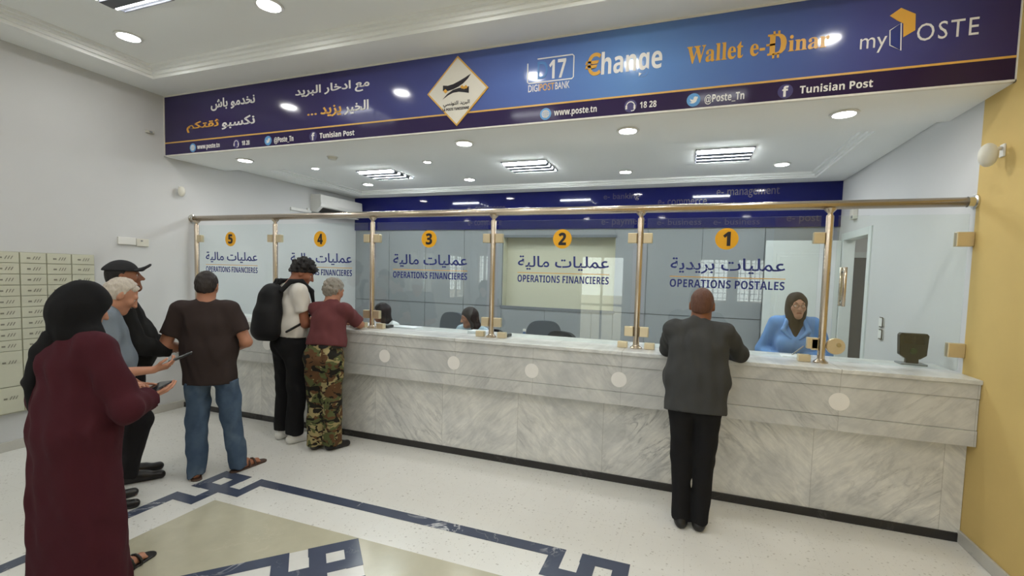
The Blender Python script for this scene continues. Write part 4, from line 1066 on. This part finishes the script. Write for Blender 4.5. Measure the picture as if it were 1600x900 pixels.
def shirt_cut(J, hem):
    up = J['up']; P = up((0, 0, hem)); N = unit(up((0, 0, hem - .1)) - P); return [(P, N)]

def pants_cut(z): return [((0, 0, z), (0, 0, 1))]
def pants_sdf(J, waist=1.06, hip_w=.165, thigh=.098, knee=.074, cuff=.062, ankle=.07, seat=.0):
    S = SDF()
    S.cap(J['pel'] + np.array([0, -.005, -.02]), np.array([0, 0, waist]) + (J['wai'] - J['pel']) * np.array([1, 1, 0]) * .8, .118, .108, k=.05, lat=(1, 0, 0), sc=hip_w / .113)
    S.ell(J['pel'] + np.array([-.075, -.05 - seat, -.02]), (.088, .085, .10), k=.05).ell(J['pel'] + np.array([.075, -.05 - seat, -.02]), (.088, .085, .10), k=.05)
    for s in 'lr':
        Kn, An = J['k' + s], J['a' + s]; An = np.array([An[0], An[1] + .0, ankle])
        S.cap(J['h' + s] + np.array([0, -.01, .01]), Kn, thigh, knee, k=.035).cap(Kn, An, knee, cuff, k=.02, clip=(An, np.array([0, 0, -1])))
    return S

def shoe_sdf(A, Ft, h=.075, w=.042, sole=True):
    S = SDF(); d = unit((Ft - A) * np.array([1, 1, 0])); heel = np.array([A[0], A[1], 0]) - d * .03; toe = np.array([Ft[0], Ft[1], 0]) + d * .025
    S.cap(heel + [0, 0, .036], toe + [0, 0, .030], .040, .034, k=.03).cap(np.array([A[0], A[1], .05]), np.array([A[0], A[1], .05 + h * .5]), .044, .043, k=.03)
    S.cap(np.array([A[0], A[1], .07]), heel * .4 + toe * .6 + [0, 0, .045], .040, .036, k=.03)
    return S
def shoes(p, J, mat, h=.075):
    for s in 'lr': p.put('shoe', shoe_sdf(J['a' + s], J['f' + s], h), mat, .008, cuts=[((0, 0, .001), (0, 0, -1))])
def sandals(p, J, mat):
    for s in 'lr':
        A, Ft = J['a' + s], J['f' + s]; d = unit((Ft - A) * np.array([1, 1, 0])); q = np.array([d[1], -d[0], 0]); S = SDF()
        heel = np.array([A[0], A[1], .004]) - d * .035; toe = np.array([Ft[0], Ft[1], .004]) + d * .045
        S.cap(heel, toe, .040, .046, k=.01, clip=((0, 0, .016), (0, 0, 1)))
        m = heel * .38 + toe * .62
        for t0, hh in ((.66, .052), (.45, .066)):
            c = heel * (1 - t0) + toe * t0; prev = None
            for i in range(9):
                a = math.pi * i / 8; pt = c + q * .046 * math.cos(a) + np.array([0, 0, .008 + hh * math.sin(a)])
                if prev is not None: S.cap(prev, pt, .0085, k=.006)
                prev = pt
        p.put('sandal', S, mat, .006, cuts=[((0, 0, .0), (0, 0, -1))])
def hair_cap(J, fr, h, front, back=-.06, grow=.010, extra=None, k=.03):
    """hair as a shell: skull grown by `grow`, removed in front of / below a slanted plane."""
    R, F, U = fr; C = J['hed']; A = np.array([R, F, U]); S = SDF()
    P = lambda r, f, u: C + h * (R * r + F * f + U * u)
    S.ell(P(0, -.014, .024), np.array([.074 + grow, .094 + grow, .096 + grow]) * h, A, k=k)
    S.ell(P(0, -.055, -.03), np.array([.058 + grow * .4, .045 + grow, .065]) * h, A, k=.03)
    if extra: extra(S, P, A, h)
    n1 = unit(F * .82 - U * .57); p1 = P(0, front, .05)
    n2 = unit(-U * .9 + F * .42); p2 = P(0, -.05, back)
    return S, [(p1, n1), (p2, n2)]
def eyes(p, J, fr, h):
    R, F, U = fr; C = J['hed']
    for s in (-1, 1):
        c = C + h * (R * s * .031 + F * .0745 + U * .004); S = SDF(); S.ell(c, (.0122 * h,) * 3); o = p.put('eye', S, 'eye_white', .0045)
        S = SDF(); S.ell(c + F * .0078 * h, (.0056 * h,) * 3); p.put('iris', S, 'eye_dark', .003, parent=o)
def brows(p, J, fr, h, mat):
    R, F, U = fr; P = lambda r, f, u: J['hed'] + h * (R * r + F * f + U * u)
    for s in (-1, 1):
        S = SDF(); S.cap(P(s * .018, .088, .028), P(s * .034, .084, .034), .0048, .0048, k=.004).cap(P(s * .034, .084, .034), P(s * .048, .070, .028), .0048, .003, k=.004)
        p.put('eyebrow', S, mat, .004)

# ---- man in the charcoal shirt leaning on the counter
p = Person((-1.745, -.395), 91, 1.70, 'man in charcoal shirt and black trousers leaning on the counter at bay 1')
J = stand_joints(11, stance=.062, sh_w=.180); J['up'] = J['up']
J['kl'][:2] = (-.075, .03); J['kr'][:2] = (.080, .03); J['fl'] = np.array([-.075, .15, .03]); J['fr'] = np.array([.075, .15, .03])
J['el'] = p.loc((-1.965, -.02, 1.185)); J['er'] = p.loc((-1.435, -.03, 1.185)); J['wl'] = p.loc((-1.83, .12, 1.172)); J['wr'] = p.loc((-1.60, .13, 1.172))
J['Hl'] = ((.9, .3, 0), (0, 0, -1), (.3, 1, 0), dict(curl=12)); J['Hr'] = ((-.9, .3, 0), (0, 0, -1), (-.3, 1, 0), dict(curl=12))
fr = frame(-6, 14); h = 1.06; J['hed'] = J['hed'] + np.array([.02, -.005, -.005])
p.put('body', body_sdf(J, fr, h, 1.1), 'skin_c', .0075)
p.put('shirt', shirt_sdf(J, .86, .218, .155, 1.0, sl_r=.070, belly=.02), 'shirt_grey', .009, cuts=shirt_cut(J, .845), wrinkle=.005, seed=3)
for s, q in (('l', 1), ('r', 1)):
    S = SDF(); S.cap(J['e' + s], J['w' + s], .058, .050, k=.02); e = J['e' + s] * .45 + J['w' + s] * .55
    p.put('sleeve', S, 'shirt_grey', .009, cuts=[(e, unit(J['w' + s] - J['e' + s]))], wrinkle=.003, seed=5)
p.put('trousers', pants_sdf(J, 1.0, .165, .100, .073, .064, .045, -.035), 'trouser_black', .010, wrinkle=.005, seed=4, cuts=pants_cut(.865))
shoes(p, J, 'sole_black')
S, c = hair_cap(J, fr, h, .03, -.055, .0035); p.put('hair', S, 'hair_buzz', .007, cuts=c, ruffle=.0012)
eyes(p, J, fr, h)

# ---- young man with the backpack
p = Person((-5.58, -.245), 76, 1.86, 'young man in white tee with a black backpack standing at bay 4')
J = stand_joints(4, stance=.10, twist=-8); J['fl'] = np.array([-.13, .14, .03]); J['fr'] = np.array([.13, .14, .03])
J['el'] = np.array([-.25, .10, 1.14]); J['wl'] = np.array([-.10, .30, 1.13]); J['er'] = np.array([.205, .03, 1.135]); J['wr'] = np.array([.10, .235, 1.10])
J['Hl'] = ((.6, .8, -.1), (0, 0, -1), (1, 0, 0), dict(curl=20)); J['Hr'] = ((-.6, .8, -.1), (0, 0, -1), (-1, 0, 0), dict(curl=20))
fr = frame(-34, 26); h = .97; J['hed'] = J['hed'] + np.array([.03, .035, -.02])
p.put('body', body_sdf(J, fr, h, .95), 'skin_a', .0075)
p.put('tee', shirt_sdf(J, 1.03, .185, .122, .62, sl_r=.072, collar=False), 'tee_white', .009, cuts=shirt_cut(J, 1.0), wrinkle=.006, seed=8)
p.put('trousers', pants_sdf(J, 1.06, .160, .100, .080, .074, .085), 'trouser_black', .010, wrinkle=.006, seed=9, cuts=pants_cut(1.02))
shoes(p, J, 'sneaker')
def curls_(S, P, A, h):
    rg = random.Random(5)
    for i in range(46):
        a = rg.uniform(0, 6.28); e = rg.uniform(.25, 1.3); r = .098
        S.ell(P(r * .86 * math.cos(a) * math.cos(e), -.01 + r * 1.05 * math.sin(a) * math.cos(e), .035 + r * math.sin(e)), np.array([.024, .024, .022]) * h, A, k=.012)
    for i in range(7): S.ell(P(-.06 + .02 * i, .075, .078), np.array([.024, .030, .024]) * h, A, k=.012)
S, c = hair_cap(J, fr, h, .068, -.03, .016, curls_); p.put('hair', S, 'hair_black', .006, ruffle=.006, cuts=[(J['hed'] + fr[1] * .062, unit(fr[1] * .80 - fr[2] * .60)), (J['hed'] + fr[2] * .006, unit(-fr[2] * .92 + fr[1] * .38))])
eyes(p, J, fr, h); brows(p, J, fr, h, 'hair_black')
YOUNG = p; YJ = J

# ---- man in camouflage trousers
p = Person((-5.105, -.29), 100, 1.67, 'grey-haired man in maroon tee and camouflage trousers leaning on the counter')
J = stand_joints(13, stance=.075); J['fl'] = np.array([-.09, .13, .03]); J['fr'] = np.array([.17, .10, .03]); J['ar'] = J['ar'] + np.array([.02, .02, 0])
J['el'] = p.loc((-5.40, .02, 1.19)); J['er'] = p.loc((-4.97, .06, 1.19)); J['wl'] = p.loc((-5.26, .15, 1.175)); J['wr'] = p.loc((-5.13, .17, 1.175))
J['Hl'] = ((.8, .5, 0), (0, 0, -1), (.5, 1, 0), dict(curl=14)); J['Hr'] = ((-.8, .5, 0), (0, 0, -1), (-.5, 1, 0), dict(curl=14))
fr = frame(-14, 20); h = 1.0; J['hed'] = J['hed'] + np.array([.0, .0, .01])
p.put('body', body_sdf(J, fr, h, 1.0), 'skin_b', .0075)
p.put('tee', shirt_sdf(J, 1.07, .196, .128, .8, sl_r=.072, collar=True), 'tee_maroon', .009, cuts=shirt_cut(J, 1.055), wrinkle=.006, seed=13)
p.put('trousers', pants_sdf(J, 1.10, .178, .112, .098, .090, .05, -.01), 'camo', .010, wrinkle=.008, seed=14)
S = SDF(); S.cap(np.array([0, .03, 1.045]), np.array([0, .035, 1.08]), .120, .120, k=.02, lat=(1, 0, 0), sc=1.50); p.put('belt', S, 'sole_black', .009, cuts=[((0, 0, 1.035), (0, 0, -1)), ((0, 0, 1.08), (0, 0, 1))])
shoes(p, J, 'sole_black')
def tuft(S, P, A, h):
    rg = random.Random(9)
    for i in range(40):
        a = rg.uniform(3.3, 6.1); e = rg.uniform(-.5, 1.0); r = .094
        S.ell(P(r * .84 * math.cos(a) * math.cos(e), -.02 + r * 1.05 * math.sin(a) * math.cos(e), .015 + r * math.sin(e)), np.array([.018, .018, .022]) * h, A, k=.010)
S, c = hair_cap(J, fr, h, .05, -.075, .011, tuft); p.put('hair', S, 'hair_grey', .006, cuts=c, ruffle=.005)
eyes(p, J, fr, h)

# ---- man in dark brown tee and jeans
p = Person((-5.52, -1.09), 128, 1.70, 'man in dark brown tee, blue jeans and sandals standing with his back to the hall')
J = stand_joints(2, stance=.14, sh_w=.183)
for q in ('nek', 'hed', 'sl', 'sr', 'che'): J[q] = J[q] + np.array([-.04 if q != 'che' else -.025, 0, 0])
J['wai'] = J['wai'] + np.array([-.012, 0, 0]); J['hl'][0] = -.095; J['hr'][0] = .095
J['kl'] = np.array([-.115, .02, .49]); J['kr'] = np.array([.125, .05, .49]); J['al'] = np.array([-.105, -.06, .085]); J['ar'] = np.array([.185, .03, .085])
J['fl'] = np.array([-.17, .10, .03]); J['fr'] = np.array([.30, .15, .03])
J['el'] = np.array([-.325, -.02, 1.13]); J['wl'] = np.array([-.18, .20, 1.06]); J['er'] = np.array([.265, -.02, 1.15]); J['wr'] = np.array([.15, .21, 1.07])
J['Hl'] = ((.6, .8, 0), (0, 0, -1), (1, 0, 0), dict(curl=30)); J['Hr'] = ((-.6, .8, 0), (0, 0, -1), (-1, 0, 0), dict(curl=30))
fr = frame(0, 14); h = 1.02
p.put('body', body_sdf(J, fr, h, 1.05, armr=1.12), 'skin_b', .0075)
p.put('tee', shirt_sdf(J, .84, .199, .138, .70, sl_r=.074, collar=False), 'tee_brown', .009, cuts=shirt_cut(J, .80), wrinkle=.006, seed=23)
p.put('jeans', pants_sdf(J, 1.0, .165, .103, .080, .068, .03, -.02), 'denim', .009, wrinkle=.009, seed=24, cuts=pants_cut(.825))
sandals(p, J, 'sole')
S, c = hair_cap(J, fr, h, .055, -.06, .007); p.put('hair', S, 'hair_crop', .006, cuts=c, ruffle=.0025)
eyes(p, J, fr, h)

# ---- man in black with a cap
p = Person((-6.02, -1.415), 58, 1.77, 'man dressed in black with a dark cap, in profile by the left wall')
J = stand_joints(-2, stance=.08); J['kr'] = np.array([.09, .06, .49]); J['kl'] = np.array([-.09, .03, .49]); J['ar'] = np.array([.07, -.02, .085]); J['fr'] = np.array([.09, .17, .03])
J['el'] = np.array([-.25, .10, 1.12]); J['wl'] = np.array([-.10, .27, 1.05]); J['er'] = np.array([.25, .06, 1.12]); J['wr'] = np.array([.12, .27, 1.04])
J['Hl'] = ((.5, .8, 0), (0, 0, -1), (1, 0, 0), dict(curl=35)); J['Hr'] = ((-.5, .8, 0), (0, 0, -1), (-1, 0, 0), dict(curl=35))
fr = frame(-2, -6); h = 1.0
p.put('body', body_sdf(J, fr, h, 1.05, nose=1.0), 'skin_c', .007)
S = shirt_sdf(J, .98, .205, .140, 1.97, sl_r=.080, belly=.055, neck_r=.072); p.put('jacket', S, 'jacket_black', .009, cuts=shirt_cut(J, .90), wrinkle=.007, seed=33)
p.put('trousers', pants_sdf(J, 1.05, .172, .110, .092, .078, .05), 'trouser_ink', .010, wrinkle=.009, seed=34, cuts=pants_cut(.93))
shoes(p, J, 'sole_black')
S, c = hair_cap(J, fr, h, .03, -.06, .005); p.put('hair', S, 'hair_black', .007, cuts=c)
R, F, U = fr; C = J['hed']; P = lambda r, f, u: C + R * r + F * f + U * u; A = np.array([R, F, U])
S = SDF(); S.ell(P(0, -.012, .030), (.088, .110, .100), A, k=.02); S.ell(P(0, -.09, .045), (.06, .035, .035), A, k=.03)
cp = p.put('cap', S, 'cap_black', .007, cuts=[(P(0, 0, .042), unit(-U * .97 - F * .12))])
S = SDF()
for i in range(-4, 5):
    x = i * .017; S.cap(P(x, .075, .050 - abs(i) * .003), P(x * .95, .125 - .0008 * i * i, .056 - abs(i) * .004), .0085, .0075, k=.012).cap(P(x * .95, .125 - .0008 * i * i, .056 - abs(i) * .004), P(x * .9, .172 - .0016 * i * i, .082 - abs(i) * .005), .0075, .007, k=.012)
p.put('cap_brim', S, 'cap_black', .006, parent=cp)
S = SDF(); S.ell(P(0, .045, -.088), (.048, .052, .036), A, k=.02); S.ell(P(0, .082, -.052), (.022, .012, .006), A, k=.01)
p.put('beard', S, 'hair_black', .006, cuts=[(P(0, .05, -.062), unit(U + F * .15))])
eyes(p, J, fr, h); brows(p, J, fr, h, 'hair_black')

# ---- old man with white hair and a phone
p = Person((-5.685, -1.78), 62, 1.68, 'white-haired man in grey-blue shirt looking down at the phone in his hand')
J = stand_joints(6, stance=.08)
J['el'] = np.array([-.24, .05, 1.08]); J['wl'] = np.array([-.16, .20, .90]); J['er'] = np.array([.245, .06, 1.05]); J['wr'] = np.array([.175, .305, 1.035])
J['Hl'] = ((.3, .3, -.9), (.9, 0, .2), (.3, .9, 0), dict(curl=30)); J['Hr'] = ((-.12, .95, .20), (-.6, -.1, .8), (.55, .3, .75), dict(curl=32, thumb_curl=40))
fr = frame(4, 33); h = 1.02; J['hed'] = J['hed'] + np.array([0, .045, -.035])
p.put('body', body_sdf(J, fr, h, 1.1, nose=.8, jaw=.95), 'skin_d', .0065)
S = shirt_sdf(J, .86, .205, .145, .88, sl_r=.080, belly=.045); p.put('shirt', S, 'shirt_blue', .009, cuts=shirt_cut(J, .80), wrinkle=.007, seed=43)
S = SDF(); up = J['up']
S.cap(J['nek'] + [-.03, .045, -.01], J['nek'] + [.03, .045, -.01], .018, k=.02).cap(J['nek'] + [.05, .03, 0], J['nek'] + [.06, -.03, .01], .014, k=.02).cap(J['nek'] + [-.05, .03, 0], J['nek'] + [-.06, -.03, .01], .014, k=.02).cap(J['nek'] + [-.06, -.03, .01], J['nek'] + [.06, -.03, .01], .014, k=.02)
p.put('collar', S, 'shirt_blue', .006)
p.put('trousers', pants_sdf(J, 1.0, .170, .104, .084, .074, .05), 'trouser_black', .010, wrinkle=.006, seed=44, cuts=pants_cut(.83))
shoes(p, J, 'sole_black')
S, c = hair_cap(J, fr, h, .015, -.06, .008); p.put('hair', S, 'hair_white', .006, ruffle=.003, cuts=[(c[0][0], unit(fr[1] * .9 - fr[2] * .25)), c[1]])
S = SDF(); R, F, U = fr; P = lambda r, f, u: J['hed'] + h * (R * r + F * f + U * u)
S.ell(P(0, .012, .070), (.066, .074, .042), np.array([R, F, U]), k=.02); p.put('hair_top', S, 'hair_white', .0065, cuts=[(P(0, .055, .07), unit(F - U * .4))])
S = SDF(); S.cap(P(-.022, .096, -.050), P(.022, .096, -.050), .006, k=.006); p.put('moustache', S, 'hair_grey', .005)
eyes(p, J, fr, h); brows(p, J, fr, h, 'hair_white')
OLD = p; OJ = J

# ---- woman in maroon
p = Person((-4.785, -2.34), 103, 1.64, 'woman in long maroon dress and black headscarf holding a phone, nearest the camera')
J = stand_joints(2, stance=.07, sh_w=.155, shz=1.40); J['sl'] = J['sl'] + np.array([.03, .02, -.02]); J['fr'] = np.array([.06, .30, .03]); J['ar'] = np.array([.06, .14, .085]); J['kr'] = np.array([.06, .07, .49]); J['fl'] = np.array([-.12, .12, .03])
J['el'] = np.array([-.205, .03, 1.10]); J['wl'] = np.array([.02, .23, 1.13]); J['er'] = np.array([.300, .02, 1.07]); J['wr'] = np.array([.215, .235, 1.075])
J['Hl'] = ((.80, .42, .06), (.1, -.2, -1), (-.4, .9, .1), dict(curl=12, curls=(6, 30, 38, 44), thumb_curl=20, spread=3)); J['Hr'] = ((-.05, .98, .10), (-.25, 0, .97), (.6, .6, .3), dict(curl=16, thumb_curl=22, spread=4))
fr = frame(-12, 24); h = .97; J['hed'] = J['hed'] + np.array([0, .03, -.01])
p.put('body', body_sdf(J, fr, h, .95, nose=1.2), 'skin_d', .0065)
S = SDF(); X = (1, 0, 0)
S.cap((0, .0, -.05), (0, 0, .95), .185, .150, k=.05, lat=X, sc=1.42).cap((0, 0, .95), J['wai'], .150, .132, k=.06, lat=X, sc=1.45).cap(J['wai'], J['che'], .132, .128, k=.06, lat=X, sc=1.5)
S.cap(J['sl'] * .86 + J['sr'] * .14, J['sr'] * .86 + J['sl'] * .14, .078, k=.08).cap(J['che'], J['nek'] - [0, 0, .02], .10, .075, k=.05, lat=X, sc=1.4)
S.ell((0, .10, 1.27), (.15, .075, .10), k=.06)
for s in 'lr':
    S.cap(J['s' + s], J['e' + s], .080, .076, k=.045); e = J['e' + s] * .22 + J['w' + s] * .78
    S.cap(J['e' + s], J['w' + s], .076, .066, k=.03, clip=(e, unit(J['w' + s] - J['e' + s])))
p.put('dress', S, 'abaya', .010, cuts=[((0, 0, .035), (0, 0, -1))], wrinkle=.007, seed=53, wscale=(30, 30, 4))
R, F, U = fr; C = J['hed']; P = lambda r, f, u: C + h * (R * r + F * f + U * u); A = np.array([R, F, U])
S = SDF(); S.ell(P(0, -.025, .020), (.106, .124, .122), A, k=.04).ell(P(0, -.06, -.06), (.098, .095, .10), A, k=.06).cap(P(0, -.02, -.10), J['nek'] + [0, .0, .0], .085, .090, k=.06)
S.cap(J['nek'] + [-.05, .01, -.01], J['nek'] + [.07, .02, -.02], .072, .066, k=.06)
S.ell(P(0, .115, -.015), (.060, .075, .085), A, k=.02, op='s')
hj = p.put('headscarf', S, 'hijab', .008, wrinkle=.003, seed=57)
S = SDF(); a0 = J['nek'] + np.array([-.06, -.06, -.01]); q1 = J['sl'] + np.array([.0, -.085, .0]); q2 = J['sl'] + np.array([-.055, -.10, -.17]); q3 = J['sl'] + np.array([-.075, -.085, -.33])
S.cap(a0, q1, .034, .030, k=.03, lat=(1, 0, 0), sc=1.7).cap(q1, q2, .030, .022, k=.03, lat=(1, 0, 0), sc=1.8).cap(q2, q3, .022, .012, k=.03, lat=(1, 0, 0), sc=1.6)
p.put('scarf_tail', S, 'hijab', .008, wrinkle=.003, seed=58)
sandals(p, J, 'sole_black')
eyes(p, J, fr, h)
WOM = p; WJ = J

# ---- clerk in blue
p = Person((-.845, 1.20, 0), 262, 1.66, 'woman clerk in sky-blue coat, brown headscarf and glasses standing behind bay 1')
J = stand_joints(10, stance=.09, sh_w=.165)
J['el'] = np.array([-.265, .06, 1.14]); J['wl'] = np.array([-.12, .30, 1.10]); J['er'] = np.array([.275, .04, 1.14]); J['wr'] = np.array([.13, .28, 1.06])
J['Hl'] = ((.6, .8, -.1), (0, 0, -1), (1, 0, 0), dict(curl=30)); J['Hr'] = ((-.6, .8, -.1), (0, 0, -1), (-1, 0, 0), dict(curl=30))
fr = frame(12, 2); h = 1.0
p.put('body', body_sdf(J, fr, h, 1.05), 'skin_e', .0065)
S = shirt_sdf(J, .62, .195, .145, 1.9, sl_r=.074, belly=.02, collar=False, wrist_r=.055); S.ell(J['up']((0, .12, 1.26)), (.17, .08, .10), k=.07)
ctb = p.put('coat', S, 'coat_blue', .009, cuts=shirt_cut(J, .60), wrinkle=.004, seed=63)
up = J['up']
for s in (-1, 1):
    S = SDF(); S.cap(up((s * .075, .055, 1.475)), up((s * .105, .125, 1.40)), .022, .020, k=.02).cap(up((s * .105, .125, 1.40)), up((s * .035, .175, 1.33)), .022, .010, k=.02).cap(up((s * .07, .0, 1.49)), up((s * .075, .055, 1.475)), .02, k=.02)
    p.put('lapel', S, 'coat_blue', .006, parent=ctb)
R, F, U = fr; C = J['hed']; P = lambda r, f, u: C + h * (R * r + F * f + U * u); A = np.array([R, F, U])
S = SDF(); S.ell(P(0, -.022, .022), (.094, .110, .112), A, k=.04).ell(P(0, -.03, -.06), (.085, .085, .09), A, k=.05).cap(P(0, .0, -.09), J['nek'] + [0, .03, -.02], .076, .07, k=.05).cap(J['nek'] + [0, .05, -.02], up((0, .150, 1.34)), .066, .02, k=.05)
S.ell(P(0, .10, -.020), (.060, .085, .088), A, k=.012, op='s')
p.put('headscarf', S, 'hijab_brown', .007, wrinkle=.002, seed=64)
p.put('skirt', pants_sdf(J, 1.0, .17, .105, .085, .08, .05), 'trouser_black', .012)
shoes(p, J, 'sole_black')
eyes(p, J, fr, h); brows(p, J, fr, h, 'hair_brown')
S = SDF(); S.cap(P(-.019, .0935, -.0655), P(.019, .0935, -.0655), .005, k=.004); p.put('lips', S, 'lip', .004)
S = SDF()
for s in (-1, 1):
    pts = [P(s * .032 + .023 * math.cos(a), .104, .004 + .018 * math.sin(a)) for a in [2 * math.pi * i / 16 for i in range(17)]]
    for a, b in zip(pts, pts[1:]): S.cap(a, b, .0024, k=.002)
    S.cap(P(s * .055, .104, .006), P(s * .080, .02, .008), .0024, k=.002)
S.cap(P(-.009, .106, .006), P(.009, .106, .006), .0024, k=.002); p.put('glasses', S, 'spectacle', .0035)

# ---- seated clerks
def seated(base, az, H, label, skin, top, topmat, hairmat, fr, head_off, seat=.50):
    p = Person(base, az, H, label); J = stand_joints(14, hip=seat + .10, stance=.10)
    dz = (seat + .10) - .92
    for k in ('wai', 'che', 'nek', 'hed', 'sl', 'sr'):
        v = dict(wai=(0, .005, 1.09), che=(0, -.005, 1.30), nek=(0, -.012, 1.475), hed=(0, .02, 1.625), sl=(-.165, -.01, 1.42), sr=(.165, -.01, 1.42))[k]
        J[k] = J['up']((v[0], v[1], v[2] + dz))
    u0 = J['up']; J['up'] = lambda q: u0((q[0], q[1], q[2] + dz))
    for s, x in (('l', -.10), ('r', .10)):
        J['k' + s] = np.array([x, .42, seat + .06]); J['a' + s] = np.array([x, .38, .085]); J['f' + s] = np.array([x, .54, .03])
    J['el'] = np.array([-.25, .22, .86]); J['wl'] = np.array([-.10, .42, .80]); J['er'] = np.array([.25, .22, .86]); J['wr'] = np.array([.10, .42, .80])
    J['Hl'] = ((.4, .9, 0), (0, 0, -1), (1, 0, 0), dict(curl=20)); J['Hr'] = ((-.4, .9, 0), (0, 0, -1), (-1, 0, 0), dict(curl=20))
    J['hed'] = J['hed'] + np.array(head_off)
    p.put('body', body_sdf(J, fr, .98, .95), skin, .0075)
    p.put('blouse', shirt_sdf(J, .98, .19, .125, 1.75, sl_r=.072, collar=True), topmat, .009, cuts=shirt_cut(J, .95), wrinkle=.004, seed=73)
    S = SDF()
    S.cap(np.array([0, 0, seat + .10]), np.array([0, 0, seat + .22]), .115, .105, k=.05, lat=(1, 0, 0), sc=1.45)
    for s in 'lr': S.cap(J['h' + s], J['k' + s], .095, .075, k=.04).cap(J['k' + s], np.array([J['a' + s][0], J['a' + s][1], .09]), .072, .06, k=.02)
    p.put('trousers', S, 'trouser_ink', .012); shoes(p, J, 'sole_black')
    R, F, U = fr; P = lambda r, f, u: J['hed'] + .98 * (R * r + F * f + U * u); A = np.array([R, F, U]); S = SDF()
    S.ell(P(0, -.018, .028), (.090, .108, .106), A, k=.04)
    for x, dep in ((-.07, .0), (.07, .0), (0, -.07), (-.045, -.055), (.045, -.055), (.074, .02)):
        S.cap(P(x, dep - .01, .03), P(x * 1.15, dep - .02, -.13), .040, .034, k=.03).cap(P(x * 1.15, dep - .02, -.13), P(x * 1.1, dep - .02, -.24), .034, .018, k=.03)
    S.ell(P(-.012, .085, -.03), (.060, .082, .088), A, k=.012, op='s')
    p.put('hair', S, hairmat, .007, wrinkle=.002, seed=75, wscale=(60, 60, 8))
    eyes(p, J, fr, .98); brows(p, J, fr, .98, hairmat); return p
seated((-5.40, 1.20, 0), 258, 1.62, 'dark-haired clerk in white seated behind the post between bays 4 and 3', 'skin_f', None, 'blouse_white', 'hair_black', frame(-42, 8), (0, .0, .0), .545)
seated((-4.19, 1.20, 0), 262, 1.62, 'long-haired clerk in pale blue seated behind bay 3', 'skin_b', None, 'blouse', 'hair_brown', frame(-44, 14), (0, .0, -.01), .56)

# ---- backpack and phones
p = YOUNG; J = YJ
bp = thing('backpack', tuple(p.world((-.02, -.25, 1.05)).tolist()), 'black backpack on the back of the young man in white tee', 'backpack')
up = J['up']; S = SDF()
S.cap(up((-.03, -.20, 1.06)), up((-.03, -.19, 1.36)), .105, .088, k=.05, lat=(1, 0, 0), sc=1.5).cap(up((-.03, -.23, 1.05)), up((-.03, -.23, 1.20)), .085, .08, k=.05, lat=(1, 0, 0), sc=1.6)
S.ell(up((-.03, -.17, 1.42)), (.10, .08, .07), k=.05)
p.put('sack', S, 'bag', .009, parent=bp, wrinkle=.003, seed=91, cuts=[(up((0, 0, .965)), unit(up((0, 0, .9)) - up((0, 0, 1.0))))])
S = SDF(); S.cap(up((-.05, -.17, 1.46)), up((-.05, -.14, 1.525)), .012, k=.01).cap(up((-.05, -.14, 1.525)), up((.0, -.14, 1.525)), .012, k=.01).cap(up((.0, -.14, 1.525)), up((.0, -.17, 1.46)), .012, k=.01)
p.put('grab_handle', S, 'bag', .006, parent=bp)
for x in (-.125, .115):
    S = SDF(); pts = [up((x * .8, -.14, 1.43)), up((x, -.075, 1.518)), up((x * 1.08, .02, 1.525)), up((x * 1.08, .115, 1.44)), up((x * 1.35, .135, 1.28)), up((x * 1.82, .03, 1.16)), up((x * 1.55, -.13, 1.06))]
    for i, (a, b) in enumerate(zip(pts, pts[1:])): S.cap(a, b, .022 if i < 4 else .011, .022 if i < 3 else .011, k=.012)
    p.put('shoulder_strap', S, 'bag', .007, parent=bp)

def phone(p, c, d, n, label, mat, w=.075, l=.155):
    """flat phone: c centre, d long axis, n screen normal (person-local)"""
    d = unit(d); n = unit(np.array(n) - d * (np.array(n) @ d)); x = np.cross(d, n); C = p.world(c)
    Mx = Matrix([(p.R @ x).tolist(), (p.R @ d).tolist(), (p.R @ n).tolist()]).transposed().to_4x4(); Mx.translation = Vector(C.tolist())
    t = thing('mobile_phone', tuple(C.tolist()), label, 'phone')
    MB().box(-w / 2, w / 2, -l / 2, l / 2, -.005, .004, .0035, 2, Mx).build('case', mat, t)
    MB().box(-w / 2 + .004, w / 2 - .004, -l / 2 + .005, l / 2 - .005, .004, .0048, 0, 2, Mx).build('screen', 'screen_glass', t)
    MB().box(-w / 2 + .008, -w / 2 + .028, l / 2 - .04, l / 2 - .012, -.0068, -.005, .001, 1, Mx).build('camera_bump', 'black_plastic', t)
    return t
phone(OLD, OJ['wr'] + np.array([-.035, .165, .072]), (-.10, .92, .36), (-.35, -.36, .85), 'slim grey phone in the raised hand of the white-haired man', 'phone_grey')
phone(WOM, WJ['wr'] + np.array([-.030, .085, .040]), (-.25, .95, .10), (-.1, -.1, 1), 'dark phone resting on the open palm of the woman in maroon', 'phone_black', .078, .16)
